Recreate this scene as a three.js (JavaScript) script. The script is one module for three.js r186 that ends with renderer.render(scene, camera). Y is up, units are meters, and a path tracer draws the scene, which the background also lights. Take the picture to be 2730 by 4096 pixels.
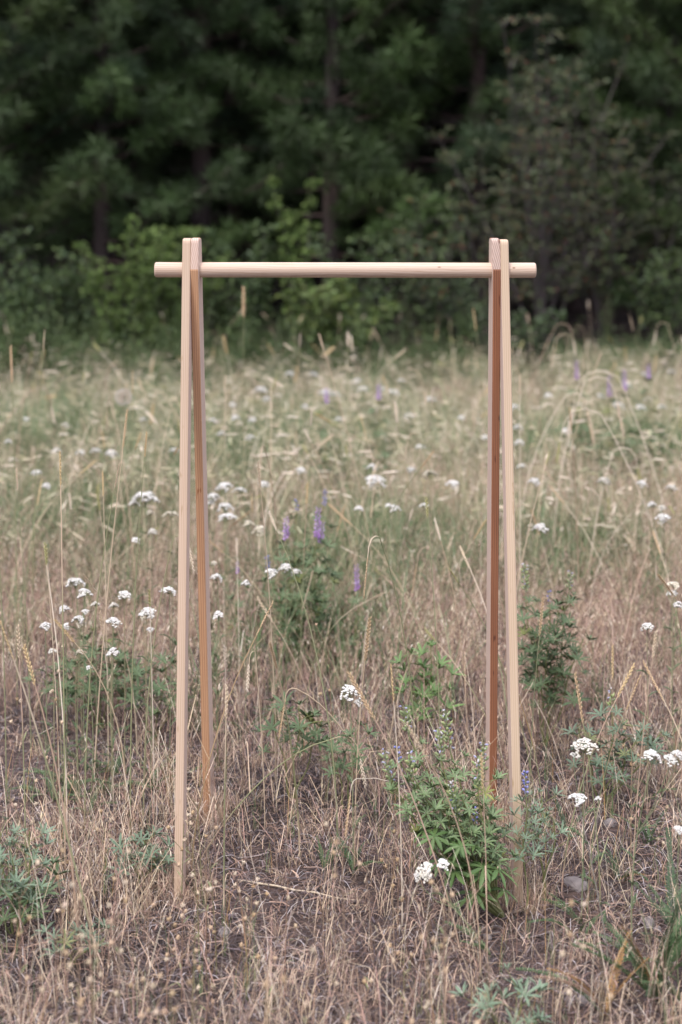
import * as THREE from 'three';
import { mergeGeometries } from 'three/addons/utils/BufferGeometryUtils.js';
import { ImprovedNoise } from 'three/addons/math/ImprovedNoise.js';

// ---------------------------------------------------------------- camera, sky, sun, exposure
const EYE = 1.68, DIST = 3.6, FPX = 5689;                  // eye height, distance to the rail, focal length in photo pixels
const scene = new THREE.Scene();
const camera = new THREE.PerspectiveCamera(2 * Math.atan(2048 / FPX) * 180 / Math.PI, 2730 / 4096, 0.05, 400);
camera.position.set(0, EYE, DIST);
camera.lookAt(0, EYE, 0);
camera.setViewOffset(2730, 4096, 0, 1285, 2730, 4096);     // verticals kept upright by a lens shift
camera.focus = 3.5;
camera.userData.fStop = 2.1;

{
  const W = 128, H = 64, data = new Float32Array(W * H * 4);
  for (let j = 0; j < H; j++) {
    const e = ((j + 0.5) / H - 0.5) * Math.PI, s = Math.max(0, Math.sin(e));
    for (let i = 0; i < W; i++) {
      const k = (j * W + i) * 4, l = e < 0 ? 0.22 : 0.3 + 0.88 * s;
      data[k] = l * 0.965; data[k + 1] = l * 0.965; data[k + 2] = l * 1.14; data[k + 3] = 1;
    }
  }
  const sky = new THREE.DataTexture(data, W, H, THREE.RGBAFormat, THREE.FloatType);
  sky.mapping = THREE.EquirectangularReflectionMapping; sky.magFilter = THREE.LinearFilter; sky.needsUpdate = true;
  scene.background = sky; scene.environment = sky;
}
const sun = new THREE.DirectionalLight(new THREE.Color(1.0, 0.925, 0.87), 1.5);
sun.position.set(-3.5, 11, 7); sun.target.position.set(0, 0, 0);
sun.castShadow = true; sun.shadow.radius = 30; sun.shadow.mapSize.set(2048, 2048);
Object.assign(sun.shadow.camera, { left: -16, right: 16, top: 16, bottom: -16, near: 0.5, far: 60 });
scene.add(sun, sun.target);
const renderer = new THREE.WebGLRenderer({ antialias: true });
renderer.toneMapping = THREE.LinearToneMapping;
renderer.toneMappingExposure = 1.88;
renderer.shadowMap.enabled = true;

// ---------------------------------------------------------------- helpers
let seed = 7;
const rnd = () => { seed = (seed + 0x6D2B79F5) | 0; let t = Math.imul(seed ^ (seed >>> 15), 1 | seed); t = (t + Math.imul(t ^ (t >>> 7), 61 | t)) ^ t; return ((t ^ (t >>> 14)) >>> 0) / 4294967296; };
const R = (a, b) => a + (b - a) * rnd();
const gs = () => (rnd() + rnd() + rnd() - 1.5) / 1.5;
const pick = (a) => a[Math.floor(rnd() * a.length)];
const V = (x, y, z) => new THREE.Vector3(x, y, z);
const C = (r, g, b) => new THREE.Color().setRGB(r, g, b);
const UPV = V(0, 1, 0);
const noise = new ImprovedNoise();
const nz = (x, y, z = 0) => noise.noise(x + 31.7, y + 11.3, z + 5.1);
const smooth = (a, b, x) => { const t = Math.min(1, Math.max(0, (x - a) / (b - a))); return t * t * (3 - 2 * t); };
const KPX = 2730 / 1568;
function groundY(x, z) {
  const far = smooth(-17, -42, z);
  return 0.014 * nz(x * 1.3, z * 1.3) + 0.006 * nz(x * 6, z * 6, 3) * smooth(-12, 0, z) + 0.05 * nz(x * 0.22, z * 0.22, 9) * smooth(0, -4, z) + far * 11;
}
// a spot on the ground under a feature of the given height seen in the photograph at (x, y) (1568-wide view)
function under(x, y, h = 0) { const d = FPX * (EYE - h) / (y * KPX - 763); return spot(x, d); }
function spot(x, d) { const X = (x * KPX - 1365) * d / FPX, Z = DIST - d; return V(X, groundY(X, Z), Z); }

const used = {};
const numbered = (n) => { used[n] = (used[n] ?? -1) + 1; return used[n] ? `${n}_${String(used[n]).padStart(3, '0')}` : n; };
function tag(o, label, category, group, kind) { o.userData.label = label; if (category) o.userData.category = category; if (group) o.userData.group = group; if (kind) o.userData.kind = kind; return o; }
function shadows(m) { m.castShadow = m.receiveShadow = true; return m; }
function part(name, geo, mat, parent) { const m = shadows(new THREE.Mesh(geo, mat)); m.name = name; parent.add(m); return m; }
function thing(name, label, category, group, pos, turn = 0) {
  const g = new THREE.Group(); g.name = numbered(name); if (pos) g.position.copy(pos); g.rotation.y = turn; tag(g, label, category, group); scene.add(g); return g;
}
function solo(name, geo, mat, label, category, group, kind) { const m = part(numbered(name), geo, mat, scene); return tag(m, label, category, group, kind); }

class Build {                                                // collects ribbons, tubes, leaves and beads into one geometry
  constructor() { this.p = []; this.c = []; this.i = []; }
  v(p, c) { this.p.push(p.x, p.y, p.z); this.c.push(c.r, c.g, c.b); return this.p.length / 3 - 1; }
  tri(a, b, c) { this.i.push(a, b, c); }
  ribbon(pts, w, side, col) {
    let l0, r0;
    pts.forEach((p, k) => {
      const ww = (typeof w === 'function' ? w(k / (pts.length - 1)) : w) / 2;
      const l = this.v(V(p.x - side.x * ww, p.y - side.y * ww, p.z - side.z * ww), col), r = this.v(V(p.x + side.x * ww, p.y + side.y * ww, p.z + side.z * ww), col);
      if (k) { this.tri(l0, r0, r); this.tri(l0, r, l); }
      l0 = l; r0 = r;
    });
  }
  tube(pts, rad, sides, col) {
    let prev = null; const X = V(0, 0, 0), Y = V(0, 0, 0), T = V(0, 0, 0);
    pts.forEach((p, k) => {
      T.subVectors(pts[Math.min(k + 1, pts.length - 1)], pts[Math.max(k - 1, 0)]).normalize();
      X.set(0.31, 0.12, 0.94); if (Math.abs(X.dot(T)) > 0.9) X.set(1, 0, 0); X.addScaledVector(T, -X.dot(T)).normalize(); Y.crossVectors(T, X);
      const t = k / (pts.length - 1), r = typeof rad === 'function' ? rad(t) : rad, c = typeof col === 'function' ? col(t) : col, ring = [];
      for (let s = 0; s < sides; s++) { const a = s / sides * 6.2832; ring.push(this.v(V(p.x + (X.x * Math.cos(a) + Y.x * Math.sin(a)) * r, p.y + (X.y * Math.cos(a) + Y.y * Math.sin(a)) * r, p.z + (X.z * Math.cos(a) + Y.z * Math.sin(a)) * r), c)); }
      if (prev) for (let s = 0; s < sides; s++) { const n = (s + 1) % sides; this.tri(prev[s], ring[n], ring[s]); this.tri(prev[s], prev[n], ring[n]); }
      prev = ring;
    });
  }
  leaf(base, dir, nor, len, wid, fold, col, droop = 0, edge = null) {        // folded lance-shaped leaf, droops along its length
    const side = V(0, 0, 0).crossVectors(dir, nor).normalize(), up = V(0, 0, 0).crossVectors(side, dir).normalize(), rows = [[0, 0.12], [0.3, 0.8], [0.62, 1], [0.86, 0.55], [1, 0.02]];
    let pr = null; const e = edge || col;
    for (const [t, w] of rows) {
      const m = base.clone().addScaledVector(dir, t * len).addScaledVector(up, -droop * len * t * t);
      const row = [m.clone().addScaledVector(side, -wid / 2 * w).addScaledVector(up, fold * wid * w), m, m.clone().addScaledVector(side, wid / 2 * w).addScaledVector(up, fold * wid * w)];
      const id = [this.v(row[0], e), this.v(row[1], col), this.v(row[2], e)];
      if (pr) for (const q of [0, 1]) { this.tri(pr[q], pr[q + 1], id[q + 1]); this.tri(pr[q], id[q + 1], id[q]); }
      pr = id;
    }
  }
  bead(c, dir, len, wid, col, sides = 4) {                    // spindle: spikelets, pods, buds
    const T = dir.clone().normalize(), X = V(0.3, 0.9, 0.2).cross(T).normalize(), Y = V(0, 0, 0).crossVectors(T, X);
    const a = this.v(c.clone().addScaledVector(T, -len / 2), col), b = this.v(c.clone().addScaledVector(T, len / 2), col), r1 = [], r2 = [];
    for (let s = 0; s < sides; s++) {
      const q = s / sides * 6.2832, o = X.clone().multiplyScalar(Math.cos(q) * wid / 2).addScaledVector(Y, Math.sin(q) * wid / 2);
      r1.push(this.v(c.clone().addScaledVector(T, -len * 0.22).add(o), col)); r2.push(this.v(c.clone().addScaledVector(T, len * 0.18).add(o), col));
    }
    for (let s = 0; s < sides; s++) { const n = (s + 1) % sides; this.tri(a, r1[n], r1[s]); this.tri(r1[s], r1[n], r2[n]); this.tri(r1[s], r2[n], r2[s]); this.tri(b, r2[s], r2[n]); }
  }
  geo() {
    const g = new THREE.BufferGeometry();
    g.setAttribute('position', new THREE.Float32BufferAttribute(this.p, 3)); g.setAttribute('color', new THREE.Float32BufferAttribute(this.c, 3));
    g.setIndex(this.i); g.computeVertexNormals(); return g;
  }
}
const vary = (c, a = 0.2) => { const k = 1 + gs() * a; return C(Math.max(0, c.r * k * (1 + gs() * 0.06)), Math.max(0, c.g * k), Math.max(0, c.b * k * (1 + gs() * 0.08))); };
const dirOf = (az, el) => V(Math.cos(el) * Math.cos(az), Math.sin(el), Math.cos(el) * Math.sin(az));
function arc(base, az, h, lean, n, curl = 1.6) {              // points of a stem that leans more the higher it gets
  const out = []; for (let k = 0; k <= n; k++) { const t = k / n, o = lean * Math.pow(t, curl); out.push(V(base.x + Math.cos(az) * o, base.y + h * t - Math.abs(lean) * 0.35 * t * t * t, base.z + Math.sin(az) * o)); } return out;
}
function copies(name, geo, mat, list, label, category, parent) {
  const m = shadows(new THREE.InstancedMesh(geo, mat, list.length)); m.name = parent ? name : numbered(name);
  list.forEach((q, i) => { m.setMatrixAt(i, q.m); if (q.c) m.setColorAt(i, q.c); });
  if (parent) { parent.add(m); m.userData.kind = 'stuff'; } else { scene.add(m); tag(m, label, category, null, 'stuff'); }
  return m;
}
const mat4 = (p, turn, s, tilt = 0, tiltAz = 0) => { const q = new THREE.Quaternion().setFromAxisAngle(V(Math.cos(tiltAz), 0, Math.sin(tiltAz)), tilt).multiply(new THREE.Quaternion().setFromAxisAngle(V(0, 1, 0), turn)); return new THREE.Matrix4().compose(p, q, typeof s === 'number' ? V(s, s, s) : s); };

// ---------------------------------------------------------------- textures and materials
function dataTex(w, h, f, srgb = false) {
  const d = new Uint8Array(w * h * 4);
  for (let j = 0; j < h; j++) for (let i = 0; i < w; i++) { const c = f(i, j), k = (j * w + i) * 4; for (let q = 0; q < 3; q++) { let x = Math.min(1, Math.max(0, c[q])); if (srgb) x = x <= 0.0031308 ? x * 12.92 : 1.055 * Math.pow(x, 1 / 2.4) - 0.055; d[k + q] = Math.round(x * 255); } d[k + 3] = 255; }
  const t = new THREE.DataTexture(d, w, h, THREE.RGBAFormat); t.magFilter = THREE.LinearFilter; t.minFilter = THREE.LinearFilter; t.wrapS = t.wrapT = THREE.RepeatWrapping; if (srgb) t.colorSpace = THREE.SRGBColorSpace; t.needsUpdate = true; return t;
}
const mixc = (a, b, t) => [a[0] + (b[0] - a[0]) * t, a[1] + (b[1] - a[1]) * t, a[2] + (b[2] - a[2]) * t];
const plantMat = (o = {}) => new THREE.MeshStandardMaterial({ vertexColors: true, roughness: 0.75, side: THREE.DoubleSide, ...o });
const leafMat = () => new THREE.MeshPhysicalMaterial({ vertexColors: true, roughness: 0.9, transmission: 0.25, thickness: 0, side: THREE.DoubleSide, specularIntensity: 0.4 });
const M = { dry: plantMat({ roughness: 0.7 }), green: plantMat({ roughness: 0.65 }), leaf: plantMat({ roughness: 0.6 }), white: plantMat({ roughness: 0.9 }), needle: plantMat({ roughness: 0.6 }), bark: plantMat({ roughness: 0.95 }), stone: plantMat({ roughness: 0.95, side: THREE.FrontSide }) };

// ---------------------------------------------------------------- ground
const patchTest = [];                                         // [x, z, rx, rz, strength] bare soil
function bare(x, z) { let b = 0; for (const [px, pz, rx, rz, s] of patchTest) { const q = ((x - px) / rx) ** 2 + ((z - pz) / rz) ** 2 + 0.5 * nz(x * 5, z * 5, 2); b = Math.max(b, s * smooth(1.25, 0.55, q)); } return b; }
for (const [x, y, rx, rz, s] of [[-5, 1815, 0.26, 0.5, 1], [1300, 1880, 0.17, 0.2, 0.75], [1020, 2110, 0.32, 0.12, 0.6], [1270, 2180, 0.28, 0.2, 0.7], [660, 2050, 0.3, 0.14, 0.5], [950, 1930, 0.16, 0.16, 0.6]]) { const p = under(x, y); patchTest.push([p.x, p.z, rx, rz, s]); }
{
  const xs = [], zs = [];
  for (const [a, b, s] of [[-160, -20, 10], [-20, -5, 0.8], [-5, -1.6, 0.2], [-1.6, 1.6, 0.035], [1.6, 5, 0.2], [5, 20, 0.8], [20, 160, 10]]) for (let x = a; x < b - 1e-6; x += s) xs.push(x);
  for (const [a, b, s] of [[-160, -50, 10], [-50, -14, 0.7], [-14, -2.5, 0.2], [-2.5, 1.5, 0.035], [1.5, 10, 0.5], [10, 80, 10]]) for (let z = a; z < b - 1e-6; z += s) zs.push(z);
  const p = [], uv = [], col = [], idx = [];
  for (const z of zs) for (const x of xs) {
    p.push(x, groundY(x, z), z); uv.push(x / 1.3, z / 1.3);
    const b = bare(x, z), dusty = smooth(-0.1, 0.45, nz(x * 0.6, z * 0.6, 13) + 0.3 * nz(x * 2.3, z * 2.3, 6)), n = 0.5 + 0.5 * nz(x * 2.1, z * 2.1, 4);
    let c = mixc([0.28, 0.26, 0.27], [0.56, 0.49, 0.46], n);
    c = mixc(c, [1.1, 0.9, 0.8], dusty * 0.5); c = mixc(c, [0.98, 0.86, 0.84], b * 0.8);
    col.push(...c);
  }
  for (let j = 0; j < zs.length - 1; j++) for (let i = 0; i < xs.length - 1; i++) { const a = j * xs.length + i, b = a + 1, c = a + xs.length, d = c + 1; idx.push(a, c, b, b, c, d); }
  const g = new THREE.BufferGeometry(); g.setAttribute('position', new THREE.Float32BufferAttribute(p, 3)); g.setAttribute('uv', new THREE.Float32BufferAttribute(uv, 2)); g.setAttribute('color', new THREE.Float32BufferAttribute(col, 3)); g.setIndex(idx); g.computeVertexNormals();
  const N = 1024, h = new Float32Array(N * N);
  const per = (x, y, f, s) => { const q = 6.28318 / N, r = f / 6.28318; return noise.noise(Math.cos(x * q) * r + 9 + s, Math.sin(x * q) * r + Math.cos(y * q) * r + 4, Math.sin(y * q) * r + s * 3); };
  const sp = new Float32Array(N * N);
  for (let k = 0; k < 26000; k++) { const x = Math.floor(rnd() * N), y = Math.floor(rnd() * N), r = Math.pow(rnd(), 3) * 6 + 1, t = R(-1, 1); for (let a = -Math.ceil(r); a <= r; a++) for (let b = -Math.ceil(r); b <= r; b++) if (a * a + b * b * 1.4 < r * r) { const q = ((y + b + N) % N) * N + (x + a + N) % N; sp[q] = t; h[q] = 0.5 + 0.12 * r * Math.sqrt(Math.max(0, 1 - (a * a + b * b) / (r * r))); } }
  const map = dataTex(N, N, (i, j) => { const k = j * N + i, a = per(i, j, 30, 1) * 0.5 + per(i, j, 90, 2) * 0.4, t = 0.5 + a * 0.7 + sp[k] * 0.33; return mixc([0.035, 0.026, 0.025], [0.2, 0.15, 0.125], Math.pow(Math.min(1, Math.max(0, t)), 1.5)); }, true);
  const bump = dataTex(N, N, (i, j) => { const x = 0.3 + per(i, j, 40, 5) * 0.25 + h[j * N + i] * 0.4; return [x, x, x]; });
  const m = solo('ground', g, new THREE.MeshStandardMaterial({ map, bumpMap: bump, bumpScale: 0.012, vertexColors: true, roughness: 0.95 }), 'dark brown dry soil and forest floor of the clearing', 'ground', null, 'structure');
}

// ---------------------------------------------------------------- the clothing rack
const BAR_Y = EYE - (1080 - 763) / FPX * DIST, BAR_R = 0.0192;
function woodTex(pale, deep, w, h, f) { return dataTex(w, h, (i, j) => { const t = f(i / w, j / h); return mixc(pale, deep, Math.min(1, Math.max(0, t))); }, true); }
const ringProfile = (x) => { const t = x - Math.floor(x); return t < 0.72 ? Math.pow(t / 0.72, 2.5) : 1 - (t - 0.72) / 0.28; };
function legTexture(face, faceDeep, side, sideDeep, kinked, s) {
  const W = 256, H = 1024;
  return dataTex(W, H, (i, j) => {
    const q = Math.floor(i / 64), u = (i % 64) / 64, y = j / H * 1.6;
    const fine = 0.05 * nz(u * 30 + s, y * 16, q * 7) + 0.04 * nz(u * 80, y * 60, s);
    if (q === 0 || q === 2) {
      const cut = kinked && q === 0 && y > BAR_Y + 0.002;
      const x = cut ? u * 4.4 + (y - BAR_Y) * 48 + 0.25 * nz(u * 2, y * 20, s) : u * 4.6 + 0.55 * nz(u * 1.2, y * 1.7, s) + 0.12 * nz(u * 3, y * 9, s + 2) + s;
      const r = ringProfile(x) + fine * 2;
      const broad = 0.5 + 0.5 * nz(u * 2 + s, y * 2.3, 8);
      const a = cut ? side : mixc(face, face.map((v, k) => v * [0.93, 0.88, 0.84][k]), broad), b = cut ? mixc(side, faceDeep, 0.75) : faceDeep;
      let w = r * 0.85;                                        // torn grain, pin knots and small stains of the timber
      if (s > 11 && u > 0.72 && Math.abs(y - 0.93) < 0.055) w += 0.9 * Math.max(0, nz(u * 6, y * 120, 3) + 0.45);
      const kn = nz(u * 2.5 + s * 3, y * 26, s * 2 + q); if (kn > 0.56) w += (kn - 0.56) * 6;
      w += 0.22 * nz(u * 1.5, y * 5, s + 9);
      return mixc(a, b, Math.min(1.25, Math.max(0, w)));
    }
    const x = u * 3.4 + 0.9 * nz(u * 1.1, y * 1.1, s + 5) + s * 1.7;
    return mixc(side, sideDeep, Math.min(1, Math.max(0, ringProfile(x) * 0.5 + fine + 0.15 * nz(u * 3, y * 3, s + 1))));
  }, true);
}
{
  const rack = thing('clothing_rack', 'pale wooden clothing rack with two A-frame ends and a round rail', 'clothing rack', null, V(0, 0, 0));
  const t = 0.021, w = 0.066, bev = 0.0032, slope = 0.21 / BAR_Y, topY = BAR_Y + 0.0805, iw = w / 2;
  // side profile: leaning leg, whose top is trimmed along the slope of its partner
  function legGeo(front, x0, drift, yaw, dTop) {
    const sg = front ? 1 : -1, zc = (y) => sg * slope * (BAR_Y - y), T = topY + dTop, foot = -0.06;
    const out = zc, inner = (y) => y > BAR_Y ? -zc(y) : zc(y);
    const sh = new THREE.Shape(), P = [];
    P.push([zc(foot) + sg * iw, foot], [out(T) + sg * iw, T], [inner(T) - sg * iw, T], [-sg * iw, BAR_Y], [zc(foot) - sg * iw, foot]);
    // rounded top corners
    const r = 0.012, A = P[1], B = P[2], ux = (a, b) => { const l = Math.hypot(b[0] - a[0], b[1] - a[1]); return [(b[0] - a[0]) / l, (b[1] - a[1]) / l]; };
    const seq = [P[0]];
    for (const [prev, c, next] of [[P[0], A, B], [A, B, P[3]]]) { const d1 = ux(c, prev), d2 = ux(c, next); for (let k = 0; k <= 4; k++) { const q = k / 4, a = [c[0] + d1[0] * r * (1 - q), c[1] + d1[1] * r * (1 - q)], b = [c[0] + d2[0] * r * q, c[1] + d2[1] * r * q]; seq.push([a[0] * (1 - q) + b[0] * q, a[1] * (1 - q) + b[1] * q]); } }
    seq.push(P[3], P[4]);
    seq.forEach(([z, y], k) => (k ? sh.lineTo(-z, y) : sh.moveTo(-z, y))); sh.closePath();
    const g = new THREE.ExtrudeGeometry(sh, { depth: t - 2 * bev, bevelEnabled: true, bevelSize: bev, bevelThickness: bev, bevelOffset: -bev, bevelSegments: 3, steps: 1 });
    const ng = g.index ? g.toNonIndexed() : g, p = ng.attributes.position, uv = ng.attributes.uv, a = V(0, 0, 0), b = V(0, 0, 0), c = V(0, 0, 0), n = V(0, 0, 0);
    for (let k = 0; k < p.count; k++) { const sx = p.getX(k), sy = p.getY(k), sz = p.getZ(k); p.setXYZ(k, sz - (t / 2 - bev), sy, -sx); }
    for (let k = 0; k < p.count; k += 3) {
      a.fromBufferAttribute(p, k); b.fromBufferAttribute(p, k + 1); c.fromBufferAttribute(p, k + 2); n.subVectors(b, a).cross(c.clone().sub(a)).normalize();
      const q = Math.abs(n.x) > 0.72 ? (n.x > 0 ? 1 : 3) : (n.z > 0 ? 0 : 2);
      for (const [m, pt] of [[k, a], [k + 1, b], [k + 2, c]]) { const f = q % 2 ? (pt.z - zc(pt.y)) / w + 0.5 : pt.x / t + 0.5; uv.setXY(m, (q + 0.02 + 0.96 * Math.min(1, Math.max(0, f))) / 4, pt.y / 1.6 < 0 ? 0.002 : pt.y / 1.6); }
    }
    const cs = Math.cos(yaw), sn = Math.sin(yaw);
    for (let k = 0; k < p.count; k++) { const y = p.getY(k), lx = p.getX(k), lz = p.getZ(k), zz = zc(y), dz = lz - zz; p.setX(k, lx * cs + dz * sn + x0 + drift * (1 - y / BAR_Y)); p.setZ(k, zz + dz * cs - lx * sn); }
    ng.computeVertexNormals(); return ng;
  }
  const pale = [0.61, 0.475, 0.355], paleD = [0.46, 0.325, 0.21], side = [0.63, 0.485, 0.4], sideD = [0.53, 0.385, 0.295];
  const leg = (geo, face, faceD, kink, s, label) => { const m = part('leg', geo, new THREE.MeshStandardMaterial({ map: legTexture(face, faceD, side, sideD, kink, s), roughness: 0.62 }), rack); if (label) m.userData.label = label; };
  leg(legGeo(true, -0.3885, 0.004, 0.0, 0), pale, paleD, false, 1.3);
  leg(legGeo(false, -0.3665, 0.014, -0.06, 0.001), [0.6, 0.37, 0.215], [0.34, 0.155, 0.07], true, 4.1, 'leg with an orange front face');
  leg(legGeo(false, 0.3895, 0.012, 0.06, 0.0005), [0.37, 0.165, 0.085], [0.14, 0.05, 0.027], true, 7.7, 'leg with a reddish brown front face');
  leg(legGeo(true, 0.4115, 0.009, 0.0, -0.003), [0.62, 0.49, 0.355], [0.47, 0.345, 0.22], false, 11.9);
  // the rail
  const L = 0.9645, e = 0.005, pr = [V(0.0001, 0, 0)];
  for (let k = 0; k <= 5; k++) { const a = k / 5 * Math.PI / 2; pr.push(V(BAR_R - e + e * Math.sin(a), e - e * Math.cos(a), 0)); }
  for (let k = 5; k >= 0; k--) { const a = k / 5 * Math.PI / 2; pr.push(V(BAR_R - e + e * Math.sin(a), L - e + e * Math.cos(a), 0)); }
  pr.push(V(0.0001, L, 0));
  const bg = new THREE.LatheGeometry(pr.map((v) => new THREE.Vector2(v.x, v.y)), 40); bg.rotateZ(-Math.PI / 2); bg.translate(-0.4737, BAR_Y, 0);
  const pos = bg.attributes.position, uv = bg.attributes.uv;
  for (let k = 0; k < pos.count; k++) uv.setXY(k, (pos.getX(k) + 0.4737) / L, uv.getX(k));
  const bt = dataTex(1024, 256, (i, j) => { const x = i / 1024 * 0.96, a = j / 256 * 6.2832, yy = Math.sin(a), zz = Math.cos(a); const r = yy * 3.2 + 0.9 * nz(x * 4, yy * 1.2, zz * 1.2) + 0.25 * nz(x * 22, yy * 3, zz * 3) + 0.4 * zz; let q = ringProfile(r) * 0.75 + 0.12 * nz(x * 60, yy * 20, zz * 20) + 0.15 * nz(x * 5, 3, 1); const knot = Math.max(0, 1 - Math.hypot((x - 0.715) / 0.006, (a - 5.8) / 0.14)) + Math.max(0, 1 - Math.hypot((x - 0.902) / 0.005, (a - 5.9) / 0.15)); q += knot * 1.4; return mixc(mixc([0.64, 0.5, 0.39], [0.46, 0.31, 0.205], Math.min(1, Math.max(0, q))), [0.2, 0.11, 0.07], Math.min(1, knot)); }, true);
  part('rail', bg, new THREE.MeshStandardMaterial({ map: bt, roughness: 0.6 }), rack).rotation.z = -0.0016;
}

// ---------------------------------------------------------------- forest: pines, saplings, shrubs
function tuftGeo() {
  const b = new Build();
  for (let k = 0; k < 84; k++) {
    const el = Math.asin(R(-0.35, 1)), az = R(0, 6.283), d = dirOf(az, el), s = V(0, 0, 0).crossVectors(d, dirOf(R(0, 6.28), R(-1, 1))).normalize(), l = R(0.09, 0.165), o = V(0, R(-0.07, 0.03), 0), c = vary(C(1, 1, 1), 0.25);
    const m = o.clone().addScaledVector(d, l * 0.5).add(V(0, -0.004, 0)), a1 = b.v(o, c), a2 = b.v(m.clone().addScaledVector(s, 0.0036), c), a3 = b.v(m.clone().addScaledVector(s, -0.0036), c), a4 = b.v(o.clone().addScaledVector(d, l), c);
    b.tri(a1, a2, a3); b.tri(a2, a4, a3);
  }
  return b.geo();
}
const TUFTS = [tuftGeo(), tuftGeo()];
function pineParts(H, r0, lowest, reach, dense, tones) {
  const b = new Build(), br = new Build(), tufts = [], ph = R(0, 9), barkA = C(0.085, 0.058, 0.052), barkB = C(0.045, 0.034, 0.033);
  const trunkAt = (t) => V(0.12 * Math.sin(t * 5 + ph) * t, H * t, 0.1 * Math.cos(t * 4 + ph) * t - 0.1 * t);
  const tp = []; for (let k = 0; k <= 22; k++) tp.push(trunkAt(k / 22));
  b.tube(tp, (t) => r0 * (1.18 - t) * (t < 0.03 ? 1.35 : 1) + 0.012 + 0.006 * nz(t * 40, ph), 9, (t) => vary(rnd() < 0.5 ? barkA : barkB, 0.3));
  for (let y = 0.5; y < H - 0.3; y += R(0.2, 0.36)) {
    const t = y / H, n = 2 + Math.floor(rnd() * 3), a0 = R(0, 6.28);
    for (let k = 0; k < n; k++) {
      const az = a0 + k * 6.283 / n + gs() * 0.5, dead = y < lowest && rnd() < 0.8, L = dead ? R(0.4, 1.1) : reach * (1 - 0.72 * t) * R(0.65, 1.1), o = trunkAt(t), el = R(-0.15, 0.22) + t * 0.5;
      const pts = []; for (let q = 0; q <= 5; q++) { const s = q / 5; pts.push(o.clone().add(V(Math.cos(az) * L * s, L * (Math.sin(el) * s - 0.22 * s * (1 - s) + (dead ? -0.12 * s : 0.16 * s * s)), Math.sin(az) * L * s)).add(V(0.05 * gs(), 0.04 * gs(), 0.05 * gs()).multiplyScalar(q ? 1 : 0))); }
      br.tube(pts, (s) => (dead ? 0.009 : 0.02) * (1 - 0.75 * s), 4, vary(dead ? C(0.1, 0.085, 0.082) : barkA, 0.25));
      if (dead) { for (let q = 0; q < 3; q++) { const s = pts[2 + q], e = s.clone().add(V(gs() * 0.25, gs() * 0.16, gs() * 0.25)); br.tube([s, e], 0.0035, 3, C(0.1, 0.085, 0.082)); } continue; }
      const tone = vary(pick(tones), 0.35);
      const place = (p, d, s) => { tufts.push({ m: new THREE.Matrix4().compose(p, new THREE.Quaternion().setFromUnitVectors(UPV, d.normalize()), V(s, s, s)), c: vary(tone, 0.22) }); };
      place(pts[5].clone(), V(Math.cos(az), 0.55, Math.sin(az)), R(1.2, 1.7));
      const m = Math.round(L * 4.6 * dense);
      for (let q = 0; q < m; q++) {
        const s = 0.28 + 0.72 * (q + rnd()) / m, f = s * 5, i0 = Math.min(4, Math.floor(f)), p = pts[i0].clone().lerp(pts[i0 + 1], f - i0), sd = (q % 2 ? 1 : -1), az2 = az + sd * R(0.5, 1.3), l2 = R(0.14, 0.5) * (1.15 - s * 0.6) * Math.min(1, L), e = p.clone().add(V(Math.cos(az2) * l2, R(-0.04, 0.2) * l2 + 0.02, Math.sin(az2) * l2));
        br.ribbon([p, e], 0.012, UPV, barkB);
        place(e, V(Math.cos(az2), R(0.2, 1), Math.sin(az2)), R(1, 1.6));
        if (l2 > 0.22) place(p.clone().lerp(e, 0.5), V(Math.cos(az2 + sd), R(0.2, 1), Math.sin(az2 + sd)), R(0.8, 1.3));
      }
    }
  }
  return { trunk: b.geo(), branches: br.geo(), tufts };
}
const G1 = C(0.042, 0.075, 0.022), G2 = C(0.055, 0.1, 0.026), G3 = C(0.034, 0.066, 0.028), G4 = C(0.058, 0.098, 0.024), G5 = C(0.046, 0.08, 0.034);
const PINES = [
  pineParts(10.5, 0.09, 0.9, 2.2, 1.0, [G1, G2, G1, G3]), pineParts(9, 0.075, 0.6, 2.0, 1.15, [G2, G1, G4]), pineParts(12, 0.1, 1.9, 2.3, 0.95, [G1, G3, G5]), pineParts(8, 0.065, 0.4, 1.8, 1.2, [G4, G2, G1]),
];
const protoPine = [];
function pine(kind, pos, turn, s, label) {
  const g = thing('pine_tree', label, 'pine tree', 'pines of the dark forest edge', pos, turn); g.scale.set(s, s, s);
  const P = PINES[kind];
  if (!protoPine[kind]) { part('trunk', P.trunk, M.bark, g); part('branches', P.branches, M.bark, g).userData.kind = 'stuff'; copies('crown', TUFTS[kind % 2], M.needle, P.tufts, null, null, g); protoPine[kind] = g; }
  else for (const c of protoPine[kind].children) g.add(c.clone());
}
const side = (x, d) => { const u = x / d * FPX + 1365; return u < 740 ? 'left of the left frame' : u > 2020 ? 'right of the right frame' : 'between the two frames'; };
const far = (x, d, row) => `dark pine in the ${['second', 'third', 'fourth', 'rearmost'][row]} row of the forest, ${x < -1.6 ? 'behind the left shrubs' : x > 1.9 ? 'behind the tall twiggy shrubs' : 'behind the rail'}`;
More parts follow.
